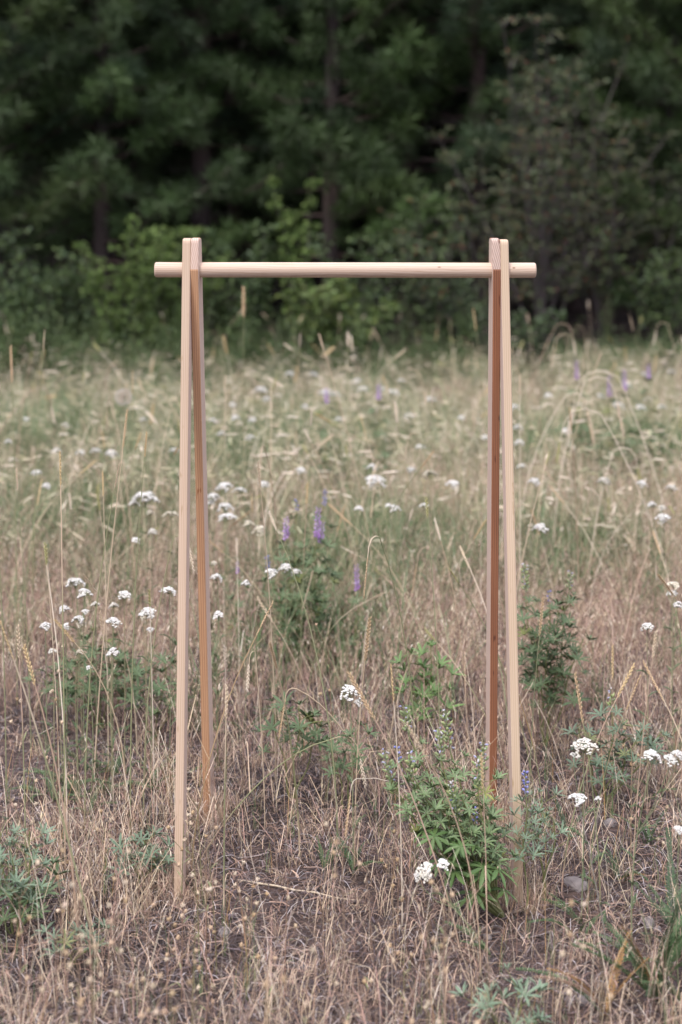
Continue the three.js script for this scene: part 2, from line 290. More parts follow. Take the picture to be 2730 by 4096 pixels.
for (const [x, d, k, s, turn, label] of [
  [8, 16.5, 2, 1.0, 0.6, 'pine whose reddish trunk stands at the left edge of the picture'],
  [235, 16.2, 1, 1.05, 2.1, 'bushy dark pine above the left green shrubs'],
  [462, 17.2, 2, 1.05, 4.0, 'pine with a bare dark trunk just above the left end of the rail'],
  [545, 18.6, 0, 1.0, 1.2, 'slim pine trunk standing just right of the bare trunk over the left frame'],
  [760, 16.8, 1, 1.1, 5.2, 'dense pine behind the middle of the rail'],
  [935, 17.6, 0, 1.08, 0.3, 'dense pine with soft round needle clumps left of the right frame'],
  [1102, 17.0, 2, 0.98, 2.7, 'pine with a straight mauve trunk above the right frame'],
  [1385, 17.8, 0, 1.0, 3.6, 'pine behind the tall twiggy shrub at the right'],
  [1545, 16.6, 1, 1.0, 1.0, 'pine with drooping boughs in the upper right corner'],
  [1680, 15.5, 3, 1.1, 0.2, 'low pine half out of the picture at the right edge'], [-90, 15.6, 3, 1.15, 2.2, 'yellowish green young pine at the left edge of the meadow'],
]) pine(k, spot(x, d), turn, s, label);
for (let row = 0; row < 4; row++) for (let k = 0; k < 9; k++) { const d = 20.5 + row * 3.6 + gs() * 1.2, x = (k - 4 + (row % 2) * 0.5 + gs() * 0.35) * (1.55 + row * 0.28), z = DIST - d; pine(pick([0, 1, 3, 0, 1]), V(x, groundY(x, z) - 0.05, z), R(0, 6.28), R(0.95, 1.25), far(x, d, row)); }
// trees beside and behind the clearing would stand outside the frame; only those that close its edges are built
for (const [x, z, k] of [[-6.5, -9, 0], [-8.2, -12, 1], [6.8, -9.5, 1], [8.5, -12.5, 0], [-7.6, -15.5, 2], [8, -16, 2]]) pine(k, V(x, groundY(x, z), z), R(0, 6), 1.1, x < 0 ? 'pine closing the clearing beyond the left edge' : 'pine closing the clearing beyond the right edge');

function leafGeo(len, wid) { const b = new Build(); b.leaf(V(0, 0, 0), V(0, 1, 0), V(0, 0, 1), len, wid, 0.12, C(1, 1, 1), 0.1); return b.geo(); }
function shrub(name, label, category, group, pos, H, spread, nStem, nLeaf, size, tones, twig, opts = {}) {
  const g = thing(name, label, category, group, pos, 0), b = new Build(), leaves = [], berries = [], tips = [];
  for (let s = 0; s < nStem; s++) {
    const az = R(0, 6.28), h = H * R(0.6, 1), lean = spread * R(0.15, 1), base = V(gs() * 0.12 * spread, -0.02, gs() * 0.12 * spread), pts = [];
    for (let k = 0; k <= 8; k++) { const t = k / 8; pts.push(V(base.x + Math.cos(az) * lean * Math.pow(t, 1.25) + gs() * 0.05 * t, h * t, base.z + Math.sin(az) * lean * Math.pow(t, 1.25) + gs() * 0.05 * t)); }
    b.tube(pts, (t) => (0.006 + 0.006 * H / 2) * (1 - 0.8 * t), 4, vary(twig, 0.2));
    for (let k = 2; k <= 8; k++) for (let q = 0; q < (opts.br ?? 3); q++) {
      const a2 = R(0, 6.28), l2 = R(0.25, 0.75) * spread * 0.7 * (1.1 - k / 11), o = pts[k], e = o.clone().add(V(Math.cos(a2) * l2, l2 * R(0.1, 0.9), Math.sin(a2) * l2)), mid = o.clone().lerp(e, 0.5).add(V(gs() * 0.04, 0.03, gs() * 0.04));
      b.tube([o, mid, e], (t) => 0.004 * (1 - 0.6 * t), 3, vary(twig, 0.2)); tips.push([o, mid, e]);
    }
    tips.push([pts[6], pts[7], pts[8]], [pts[4], pts[5], pts[6]]);
  }
  for (let k = 0; k < nLeaf * (opts.more ?? 2.2); k++) {
    const [o, m, e] = pick(tips), t = Math.pow(rnd(), 0.7), p = (t < 0.5 ? o.clone().lerp(m, t * 2) : m.clone().lerp(e, t * 2 - 1)), d = dirOf(R(0, 6.28), R(-0.7, 0.9)), s = R(0.6, 1.25);
    p.addScaledVector(d, 0.012);
    const q = new THREE.Quaternion().setFromUnitVectors(UPV, d).multiply(new THREE.Quaternion().setFromAxisAngle(UPV, R(0, 6.28)));
    leaves.push({ m: new THREE.Matrix4().compose(p, q, V(s, s, s)), c: vary(pick(tones), 0.25) });
    if (opts.berry && rnd() < opts.berry) berries.push({ m: new THREE.Matrix4().compose(p.clone().add(V(gs() * 0.03, gs() * 0.03, gs() * 0.03)), new THREE.Quaternion(), V(1, 1, 1)), c: vary(C(0.3, 0.07, 0.05), 0.3) });
  }
  part('stems', b.geo(), M.bark, g).userData.kind = 'stuff';
  copies('foliage', leafGeo(size, size * 0.5), opts.thin ? M.leafThin : M.leaf, leaves, null, null, g);
  if (berries.length) { const bb = new Build(); bb.bead(V(0, 0, 0), UPV, 0.02, 0.018, C(1, 1, 1), 5); copies('berries', bb.geo(), M.leaf, berries, null, null, g); }
  return g;
}
M.leafThin = leafMat();
const LG = [C(0.13, 0.195, 0.052), C(0.165, 0.235, 0.07), C(0.1, 0.16, 0.045)], OL = [C(0.072, 0.1, 0.038), C(0.105, 0.135, 0.06), C(0.052, 0.08, 0.032), C(0.105, 0.11, 0.042)], DG = [C(0.06, 0.1, 0.03), C(0.085, 0.13, 0.036), C(0.06, 0.1, 0.042)], TW = C(0.1, 0.082, 0.084);
const edge = 'shrubs along the forest edge';
shrub('leafy_shrub', 'pale green leafy shrub left of the left frame, under the rail', 'shrub', edge, spot(275, 13.2), 1.45, 0.6, 9, 1500, 0.055, LG, TW, { thin: 1 });
shrub('leafy_shrub', 'rounded green shrub right beside the left frame at rail height', 'shrub', edge, spot(395, 13.6), 1.3, 0.6, 8, 1200, 0.055, LG, TW, { thin: 1 });
shrub('leafy_shrub', 'low dark green shrub at the left edge of the meadow', 'shrub', edge, spot(60, 13.4), 1.0, 0.8, 9, 1300, 0.05, DG, TW);
shrub('leafy_shrub', 'low green shrub between left edge and pale shrub', 'shrub', edge, spot(170, 14.0), 1.2, 0.8, 8, 1200, 0.05, DG, TW);
shrub('young_aspen', 'slender pale green sapling below the middle of the rail', 'sapling', null, spot(692, 13.4), 1.75, 0.3, 5, 1000, 0.055, LG, TW, { thin: 1 });
shrub('leafy_shrub', 'yellowish green shrub at the foot of the slender sapling', 'shrub', edge, spot(755, 12.8), 0.95, 0.7, 9, 1500, 0.05, [LG[0], C(0.13, 0.17, 0.04), DG[1]], TW);
shrub('leafy_shrub', 'dark green shrub between the left frame and the sapling', 'shrub', edge, spot(565, 13.8), 1.25, 0.75, 9, 1400, 0.05, DG, TW);
shrub('leafy_shrub', 'mid green shrub right of the sapling under the rail', 'shrub', edge, spot(870, 13.6), 1.3, 0.8, 9, 1300, 0.045, DG, TW);
shrub('leafy_shrub', 'olive shrub with grey twigs just left of the right frame', 'shrub', edge, spot(1010, 13.6), 1.55, 0.8, 9, 1300, 0.042, [OL[0], OL[2], DG[1]], TW, { br: 4, berry: 0.03 });
shrub('berry_shrub', 'tall twiggy olive shrub with tiny red fruit right of the right frame', 'shrub', edge, spot(1245, 14.4), 3.4, 1.4, 14, 2700, 0.042, OL, TW, { br: 5, more: 1.9, berry: 0.035 });
shrub('berry_shrub', 'tall grey-stemmed olive shrub near the right edge', 'shrub', edge, spot(1390, 14.9), 2.8, 1.25, 11, 2100, 0.042, OL, TW, { br: 5, more: 1.9, berry: 0.03 });
shrub('berry_shrub', 'sparse arching olive shrub leaning left over the right end of the rail', 'shrub', edge, spot(1130, 15.0), 2.3, 1.1, 9, 1500, 0.042, OL, TW, { br: 5, more: 1.9, berry: 0.03 });
shrub('berry_shrub', 'tall olive shrub cut by the right edge', 'shrub', edge, spot(1500, 15.2), 2.9, 1.2, 9, 1400, 0.042, OL, TW, { br: 5, more: 1.9, berry: 0.03 });
shrub('leafy_shrub', 'dark green shrub in the lower right corner of the forest', 'shrub', edge, spot(1530, 14.6), 1.25, 0.8, 9, 1300, 0.045, DG, TW);
shrub('leafy_shrub', 'small dark bush at the foot of the right frame against the trees', 'shrub', edge, spot(1215, 12.6), 0.62, 0.55, 9, 800, 0.04, [DG[0], DG[2], OL[2]], TW);
shrub('leafy_shrub', 'dark bush just inside the right frame at meadow end', 'shrub', edge, spot(1085, 13.6), 0.9, 0.6, 8, 800, 0.042, [DG[0], DG[2], OL[2]], TW);

// ---------------------------------------------------------------- grass, litter (masses nobody could count)
const STRAW = C(0.62, 0.5, 0.345), TAN = C(0.52, 0.375, 0.27), PINK = C(0.44, 0.295, 0.235), BROWN = C(0.25, 0.155, 0.115), PALE = C(0.72, 0.62, 0.48), GREY = C(0.33, 0.275, 0.255), OCHRE = C(0.5, 0.32, 0.14), SAGE = C(0.12, 0.19, 0.085), GRASS = C(0.08, 0.155, 0.048), YGREEN = C(0.29, 0.3, 0.16);
const halfW = (d) => 0.24 * d + 0.45;
function scatter(n, d0, d1, fn) {                             // even cover of the ground strip the camera looks over
  const out = []; const wmax = halfW(d1);
  while (out.length < n) { const d = R(d0, d1), x = R(-wmax, wmax); if (Math.abs(x) > halfW(d)) continue; const z = DIST - d, q = fn(x, z, d); if (q) out.push(q); else n -= 0.25; }
  return out;
}
function bromeGeo(n, h0, h1, spikelets, cols, spread = 0.04, w = 0.0013) {
  const b = new Build();
  for (let k = 0; k < n; k++) {
    const az = R(0, 6.28), h = R(h0, h1), lean = h * R(0.05, 0.5), base = V(gs() * spread, -0.005, gs() * spread), pts = arc(base, az, h, lean, 5), c = vary(pick(cols), 0.25), a = R(0, 3.14);
    b.ribbon(pts, (t) => w * (1.2 - 0.6 * t), V(Math.cos(a), 0, Math.sin(a)), c);
    if (rnd() < 0.6) { const f = pts[1 + Math.floor(rnd() * 2)], l = R(0.05, 0.12), az2 = R(0, 6.28); b.ribbon([f, f.clone().add(V(Math.cos(az2) * l * 0.5, l * 0.55, Math.sin(az2) * l * 0.5)), f.clone().add(V(Math.cos(az2) * l, l * R(0, 0.6), Math.sin(az2) * l))], (t) => 0.0022 * (1 - 0.85 * t), V(-Math.sin(az2), 0, Math.cos(az2)), vary(c, 0.2)); }
    const ns = Math.floor(R(spikelets * 0.5, spikelets * 1.4)), sc = vary(pick([PALE, STRAW, PINK]), 0.15);
    for (let s = 0; s < ns; s++) {
      const t = R(0.62, 1), f = t * 5, i0 = Math.min(4, Math.floor(f)), p = pts[i0].clone().lerp(pts[i0 + 1], f - i0), a2 = R(0, 6.28), l = R(0.01, 0.03), e = p.clone().add(V(Math.cos(a2) * l, -l * R(0, 0.7), Math.sin(a2) * l));
      b.ribbon([p, e], 0.0006, V(-Math.sin(a2), 0, Math.cos(a2)), sc);
      const d = V(Math.cos(a2) * 0.5, -1, Math.sin(a2) * 0.5); b.bead(e.addScaledVector(d.normalize(), 0.006), d, R(0.012, 0.019), R(0.0024, 0.0042), sc, 3);
    }
  }
  return b.geo();
}
function thatchGeo(n, l0, l1, cols, rise, w) {                // curly fine leaves from one crown
  const b = new Build();
  for (let k = 0; k < n; k++) {
    const az = R(0, 6.28), l = R(l0, l1), up = l * R(rise * 0.3, rise), turn = gs() * 1.8, base = V(gs() * 0.03, -0.003, gs() * 0.03), pts = [base]; let a = az, p = base.clone();
    for (let q = 1; q <= 4; q++) { a += turn / 4; const t = q / 4; p = p.clone().add(V(Math.cos(a) * l / 4 * (0.35 + 0.65 * t), 0, Math.sin(a) * l / 4 * (0.35 + 0.65 * t))); p.y = base.y + up * Math.sin(Math.min(1, t * 1.15) * 2.4) + 0.003; pts.push(p); }
    b.ribbon(pts, (t) => w * (1.1 - 0.8 * t), V(-Math.sin(az + turn / 2), R(-0.4, 0.4), Math.cos(az + turn / 2)), vary(pick(cols), 0.3));
  }
  return b.geo();
}
function litterGeo(n, cols) {
  const b = new Build();
  for (let k = 0; k < n; k++) {
    const a = R(0, 6.28), l = R(0.012, 0.075), o = V(gs() * 0.07, R(0.001, 0.012), gs() * 0.07), c = vary(pick(cols), 0.35), bend = gs() * 0.4, lift = R(-0.003, 0.012), pts = [];
    for (let q = 0; q <= 3; q++) { const t = q / 3; pts.push(V(o.x + Math.cos(a + bend * t) * l * t, o.y + lift * Math.sin(t * 3.14) + gs() * 0.002, o.z + Math.sin(a + bend * t) * l * t)); }
    b.ribbon(pts, rnd() < 0.1 ? R(0.0016, 0.003) : R(0.0006, 0.0012), V(-Math.sin(a), R(-0.5, 0.5), Math.cos(a)), c);
  }
  return b.geo();
}
const inst = (x, z, s, c, tilt = 0.12) => ({ m: mat4(V(x, groundY(x, z), z), R(0, 6.28), V(s * R(0.85, 1.15), s * R(0.85, 1.15), s), gs() * tilt, R(0, 6.28)), c });
const shade = (a = 0.2) => { const k = 1 + gs() * a; return C(k * (1 + gs() * 0.05), k, k * (1 + gs() * 0.07)); };
const keep = (x, z) => 1 - bare(x, z);
const clump = (x, z, f, o) => 0.5 + 0.85 * nz(x * f, z * f, o);

const greens = [[130, 940, 0.9, 0.9, 0.8], [160, 1130, 0.75, 0.7, 0.7], [850, 1210, 0.5, 0.6, 1], [1265, 1200, 0.4, 0.4, 0.7], [1440, 990, 0.8, 0.9, 0.9], [640, 990, 1.3, 0.9, 0.55], [700, 1360, 0.3, 0.4, 0.5], [980, 1560, 0.18, 0.25, 0.7], [300, 1560, 0.42, 0.35, 0.5], [1300, 1640, 0.3, 0.3, 0.4]].map(([x, y, rx, rz, s]) => { const p = under(x, y, 0.25); return [p.x, p.z, rx, rz, s]; });
const greenAt = (x, z) => { let g = 0; for (const [px, pz, rx, rz, s] of greens) g = Math.max(g, s * smooth(1.3, 0.3, ((x - px) / rx) ** 2 + ((z - pz) / rz) ** 2)); return Math.max(g, 0.9 * smooth(-7.9, -9.2, z) * smooth(1.6, -0.4, x)); };
const thr = (x, z, f, o, lo, hi) => smooth(lo, hi, nz(x * f, z * f, o) + 0.35 * nz(x * f * 2.7, z * f * 2.7, o + 3));
for (let v = 0; v < 3; v++) {
  copies('ground_litter', litterGeo(16, [BROWN, GREY, C(0.11, 0.08, 0.075), C(0.15, 0.105, 0.092), TAN, C(0.09, 0.07, 0.07), C(0.25, 0.165, 0.12), C(0.12, 0.092, 0.095), C(0.08, 0.062, 0.062), C(0.07, 0.055, 0.056), C(0.42, 0.38, 0.37)]), M.dry, scatter(1700, 2.55, 5.2, (x, z) => rnd() < 0.75 + 0.25 * keep(x, z) ? inst(x, z, R(0.7, 1.3), shade(0.4), 0.05) : null), 'fine dry litter of broken stems strewn over the soil', 'litter');
  copies('dry_thatch', thatchGeo(24, 0.03, 0.1, [TAN, PINK, BROWN, TAN, C(0.34, 0.22, 0.15), STRAW], 0.8, 0.0011), M.dry, scatter(360, 2.55, 5.6, (x, z) => rnd() < (0.3 + 0.7 * keep(x, z)) * (0.03 + thr(x, z, 3.1, v * 2, 0.02, 0.45)) ? inst(x, z, R(0.5, 1.3), shade(0.5)) : null), 'low curly tan thatch of withered grass', 'grass');
  copies('dry_thatch', thatchGeo(26, 0.08, 0.2, [TAN, PINK, BROWN, C(0.32, 0.21, 0.155), STRAW, GREY], 0.8, 0.0019), M.dry, scatter(1500, 5.2, 14, (x, z) => rnd() < 0.25 + 0.75 * clump(x, z, 1.5, v) ? inst(x, z, R(0.7, 1.3), shade(0.3)) : null), 'matted pinkish tan thatch under the far meadow', 'grass');
}
{ // dry grass grown up against the four feet of the rack
  const feet = [[-0.385, 0.21], [-0.352, -0.21], [0.402, -0.21], [0.421, 0.21]], list = [], tall = [];
  for (const [fx, fz] of feet) for (let k = 0; k < 26; k++) { const a = R(0, 6.28), r = R(0.03, 0.1), x = fx + Math.cos(a) * r * 0.8, z = fz + Math.sin(a) * r; list.push(inst(x, z, R(0.5, 1.1), shade(0.45))); if (k % 5 === 0) tall.push(inst(x, z, R(0.5, 0.9), shade(0.3))); }
  copies('dry_thatch', thatchGeo(22, 0.03, 0.085, [TAN, PINK, BROWN, TAN, C(0.34, 0.22, 0.15), STRAW], 1.0, 0.0011), M.dry, list, 'curly dry grass grown up around the feet of the rack', 'grass');
  copies('dry_grass', bromeGeo(4, 0.06, 0.2, 1, [TAN, PINK, STRAW, PALE], 0.02, 0.0011), M.dry, tall, 'thin dry stems standing against the feet of the rack', 'grass');
}
for (let v = 0; v < 3; v++) {
  const near = bromeGeo(5, 0.1, 0.3, 1.1, [TAN, PINK, STRAW, PALE, TAN, BROWN, C(0.5, 0.36, 0.24)], 0.03, 0.0011), mid = bromeGeo(9, 0.16, 0.42, 2.3, [TAN, STRAW, PINK, TAN, PALE, BROWN, C(0.33, 0.22, 0.18)], 0.06, 0.0014);
  copies('dry_grass', near, M.dry, scatter(380, 2.4, 4.3, (x, z) => rnd() < keep(x, z) * (0.1 + thr(x, z, 2.3, 20 + v, -0.05, 0.4)) ? inst(x, z, R(0.6, 1.2), shade(0.3)) : null), 'sparse dry brome grass with drooping seeds close to the camera', 'grass');
  copies('dry_grass', mid, M.dry, scatter(900, 3.7, 7.6, (x, z, d) => rnd() < keep(x, z) * (0.15 + 0.85 * thr(x, z, 1.7, 30 + v, -0.25, 0.3)) * (0.12 + 0.88 * smooth(3.7, 4.7, d)) * (1 - 0.6 * greenAt(x, z)) ? inst(x, z, R(0.6, 1.1), shade()) : null), 'tan brome grass standing behind the rack', 'grass');
  const farG = bromeGeo(8, 0.2, 0.5, 2.5, [STRAW, PALE, TAN, PINK, STRAW, YGREEN], 0.09, 0.0022);
  copies('dry_grass', farG, M.dry, scatter(1100, 6.2, 13, (x, z, d) => rnd() < (0.1 + 0.9 * thr(x, z, 0.8, 40 + v, -0.12, 0.3)) * (1 - 0.7 * greenAt(x, z)) ? inst(x, z, R(0.6, 1.1) * (1 - 0.45 * smooth(8, 12, d)), shade()) : null), 'pale straw coloured grass filling the far meadow', 'grass');
}
for (let v = 0; v < 4; v++) {                                  // arching rye with nodding ears
  const b = new Build();
  for (let k = 0; k < 5; k++) {
    const az = R(0, 6.28), h = R(0.3, 0.62), pts = arc(V(gs() * 0.1, -0.01, gs() * 0.1), az, h, h * R(0.15, 0.75), 6, 2), c = vary(pick([STRAW, PALE, YGREEN, YGREEN, C(0.45, 0.43, 0.24)]), 0.15), e = pts[6], d = pts[6].clone().sub(pts[5]).normalize().add(V(Math.cos(az) * 0.4, -R(0.2, 1.1), Math.sin(az) * 0.4)).normalize(), l = R(0.05, 0.095);
    b.ribbon(pts, (t) => 0.0028 * (1.1 - 0.5 * t), V(Math.cos(az + 1.57), 0, Math.sin(az + 1.57)), c);
    b.bead(e.clone().addScaledVector(d, l * 0.45), d, l, R(0.006, 0.0098), vary(pick([PALE, C(0.6, 0.54, 0.38), C(0.46, 0.43, 0.27)]), 0.12), 5);
  }
  for (let k = 0; k < 6; k++) { const az = R(0, 6.28), h = R(0.12, 0.3); b.ribbon(arc(V(gs() * 0.08, -0.01, gs() * 0.08), az, h, h * R(0.4, 1.1), 4), (t) => 0.004 * (1 - 0.8 * t), V(-Math.sin(az), 0, Math.cos(az)), vary(pick([TAN, STRAW, SAGE, YGREEN]), 0.2)); }
  copies('nodding_rye', b.geo(), M.dry, scatter(330, 5.3, 12.6, (x, z, d) => rnd() < (0.15 + 0.85 * thr(x, z, 0.9, 60 + v, -0.1, 0.3)) * smooth(5.2, 6.8, d) ? inst(x, z, R(0.65, 1.15) * (1 - 0.3 * smooth(8, 12, d)), shade(0.15)) : null), 'nodding straw ears of wild rye filling the far meadow', 'grass');
}
for (let v = 0; v < 3; v++) {
  const b = new Build();
  for (let k = 0; k < 20; k++) { const az = R(0, 6.28), h = R(0.18, 0.46), pts = arc(V(gs() * 0.06, -0.01, gs() * 0.06), az, h, h * R(0.15, 0.9), 5); b.ribbon(pts, (t) => 0.005 * (1 - 0.85 * t), V(-Math.sin(az), 0, Math.cos(az)), vary(pick([GRASS, SAGE, GRASS, C(0.13, 0.19, 0.075), YGREEN]), 0.25)); }
  copies('green_grass', b.geo(), M.green, scatter(2700, 4.4, 14.6, (x, z, d) => rnd() < 0.08 + 0.2 * smooth(5.5, 7, d) + (0.6 * thr(x, z, 0.9, 90 + v, 0.0, 0.35)) * smooth(5, 7, d) + greenAt(x, z) * 0.9 ? inst(x, z, R(0.55, 1.1) * (1 - 0.25 * smooth(8, 12, d)), shade(0.25)) : null), 'green grass growing in patches through the straw', 'grass');
}
{ // knee-high green herbs where the meadow meets the trees
  const b = new Build();
  for (let k = 0; k < 9; k++) { const az = R(0, 6.28), h = R(0.3, 0.62), pts = arc(V(gs() * 0.1, -0.01, gs() * 0.1), az, h, h * R(0.1, 0.4), 6), c = pick([C(0.075, 0.115, 0.038), C(0.1, 0.135, 0.046), C(0.06, 0.095, 0.036)]); b.ribbon(pts, 0.004, V(-Math.sin(az), 0, Math.cos(az)), c); for (let q = 1; q < 7; q++) for (let w = 0; w < 3; w++) { const a2 = R(0, 6.28); b.leaf(pts[q], dirOf(a2, R(-0.2, 0.9)), UPV, R(0.035, 0.08), R(0.008, 0.016), 0.15, vary(c, 0.25), 0.3); } }
  copies('green_herbs', b.geo(), M.leaf, scatter(330, 10.6, 14.6, (x, z, d) => rnd() < smooth(10.6, 12.4, d) * (0.12 + 0.9 * smooth(1.6, -0.6, x)) * (0.3 + 0.7 * thr(x, z, 0.9, 77, -0.2, 0.2)) ? inst(x, z, R(0.6, 1.25), shade(0.25)) : null), 'leafy green herbs along the foot of the forest', 'herbs');
}
for (let v = 0; v < 2; v++) {                                  // crumbs of earth and grit
  const g = new THREE.IcosahedronGeometry(1, 1), p = g.attributes.position, col = []; for (let k = 0; k < p.count; k++) { const x = p.getX(k), y = p.getY(k), z = p.getZ(k), n = 1 + 0.45 * nz(x * 1.7 + v * 9, y * 1.7, z * 1.7); p.setXYZ(k, x * n, y * n * 0.65, z * n * 0.85); col.push(1, 1, 1); } g.setAttribute('color', new THREE.Float32BufferAttribute(col, 3)); g.computeVertexNormals();
  copies('soil_crumbs', g, M.stone, scatter(5200, 2.55, 4.9, (x, z) => { const r = 0.0012 + 0.0045 * Math.pow(rnd(), 3), c = vary(pick([C(0.07, 0.052, 0.048), C(0.1, 0.075, 0.066), C(0.05, 0.038, 0.037), C(0.14, 0.12, 0.115), C(0.2, 0.18, 0.17)]), 0.3); return { m: mat4(V(x, groundY(x, z) + r * 0.3, z), R(0, 6.28), V(r * R(0.8, 1.5), r, r), gs() * 0.5, R(0, 6)), c }; }), 'crumbs of dark earth and grit on the soil', 'soil crumbs');
}
{ // fine green blades scattered near
  const b = new Build();
  for (let k = 0; k < 7; k++) { const az = R(0, 6.28), h = R(0.06, 0.2); b.ribbon(arc(V(gs() * 0.02, 0, gs() * 0.02), az, h, h * 0.3, 4), (t) => 0.0018 * (1 - 0.8 * t), V(-Math.sin(az), 0, Math.cos(az)), vary(pick([SAGE, C(0.14, 0.2, 0.08), OCHRE, YGREEN]), 0.2)); }
  copies('green_grass', b.geo(), M.green, scatter(260, 2.6, 4.6, (x, z) => rnd() < 0.5 ? inst(x, z, R(0.7, 1.3), shade()) : null), 'thin green blades between the dry stems near the camera', 'grass');
}

// ---------------------------------------------------------------- tall seed-bearing grass stalks
function ryeHead(len, awn, col) {
  const b = new Build(), n = Math.round(len / 0.0055);
  for (let k = 0; k < n; k++) {
    const t = k / n, side = k % 2 ? 1 : -1, a = R(-0.5, 0.5), w = 0.7 + 0.3 * Math.sin(t * 3), d = V(side * 0.38 * Math.cos(a), 1, 0.38 * Math.sin(a) * side), p = V(side * 0.0028 * w, t * len, 0.0015 * Math.sin(a)), c = vary(col, 0.14);
    b.bead(p, d, 0.014, 0.0042 * w, c, 4);
    if (awn && rnd() < 0.7) { const e = p.clone().addScaledVector(d.normalize(), R(0.02, 0.05)); b.ribbon([p, e], (q) => 0.0007 * (1 - 0.7 * q), V(0, 0, 1), c); }
  }
  b.tube([V(0, -0.01, 0), V(0, len, 0)], 0.0009, 3, col);
  return b.geo();
}
const HEADS = [[0.075, 1, PALE], [0.09, 1, STRAW], [0.06, 1, C(0.36, 0.35, 0.15)], [0.1, 0, C(0.6, 0.45, 0.24)], [0.13, 0, C(0.55, 0.4, 0.24)]].map((a) => ryeHead(...a));
function stalk(pos, h, az, lean, label, group, o = {}) {
  const g = thing('grass_stalk', label, 'grass stalk', group, pos, 0), b = new Build(), pts = arc(V(0, -0.01, 0), az, h, lean, 9, o.curl ?? R(1.3, 2.4)), col = o.col ?? vary(pick([STRAW, STRAW, TAN, YGREEN, PALE]), 0.12), c2 = vary(YGREEN, 0.15), gr = rnd() < 0.3;
  if (o.hook) { const n = pts.length, e = pts[n - 1]; for (let k = 1; k <= 4; k++) { const q = k / 4; pts.push(V(e.x + Math.cos(az) * o.hook * Math.sin(q * 1.5), e.y + o.hook * 0.25 * Math.sin(q * 3) - o.hook * 0.75 * q * q, e.z + Math.sin(az) * o.hook * Math.sin(q * 1.5))); } }
  const far = DIST - pos.z, r = (o.r ?? R(0.0013, 0.002)) * (far > 6 ? 1.2 : 1);
  b.tube(pts, (t) => r * (1.15 - 0.55 * t), 4, (t) => gr && t > 0.2 && t < 0.7 ? c2 : col);
  if (rnd() < 0.75) { const p = pts[2 + Math.floor(rnd() * 3)], a2 = R(0, 6.28), l = R(0.08, 0.2); b.ribbon([p, p.clone().add(V(Math.cos(a2) * l * 0.4, l * 0.6, Math.sin(a2) * l * 0.4)), p.clone().add(V(Math.cos(a2) * l, l * R(-0.2, 0.6), Math.sin(a2) * l))], (t) => 0.003 * (1 - 0.85 * t), V(-Math.sin(a2), 0, Math.cos(a2)), vary(col, 0.15)); }
  part('stem', b.geo(), M.dry, g);
  const n = pts.length, d = pts[n - 1].clone().sub(pts[n - 2]).normalize(), hd = part('seed_head', HEADS[o.head ?? Math.floor(rnd() * 5)], M.dry, g);
  hd.position.copy(pts[n - 1]); hd.quaternion.setFromUnitVectors(UPV, d).multiply(new THREE.Quaternion().setFromAxisAngle(UPV, R(0, 6.28))); const s = (o.hs ?? R(0.65, 0.95)) * (far > 6 ? 1.2 : 1); hd.scale.set(s * (far > 6 ? 1.5 : 1), s, s * (far > 6 ? 1.5 : 1));
  return g;
}
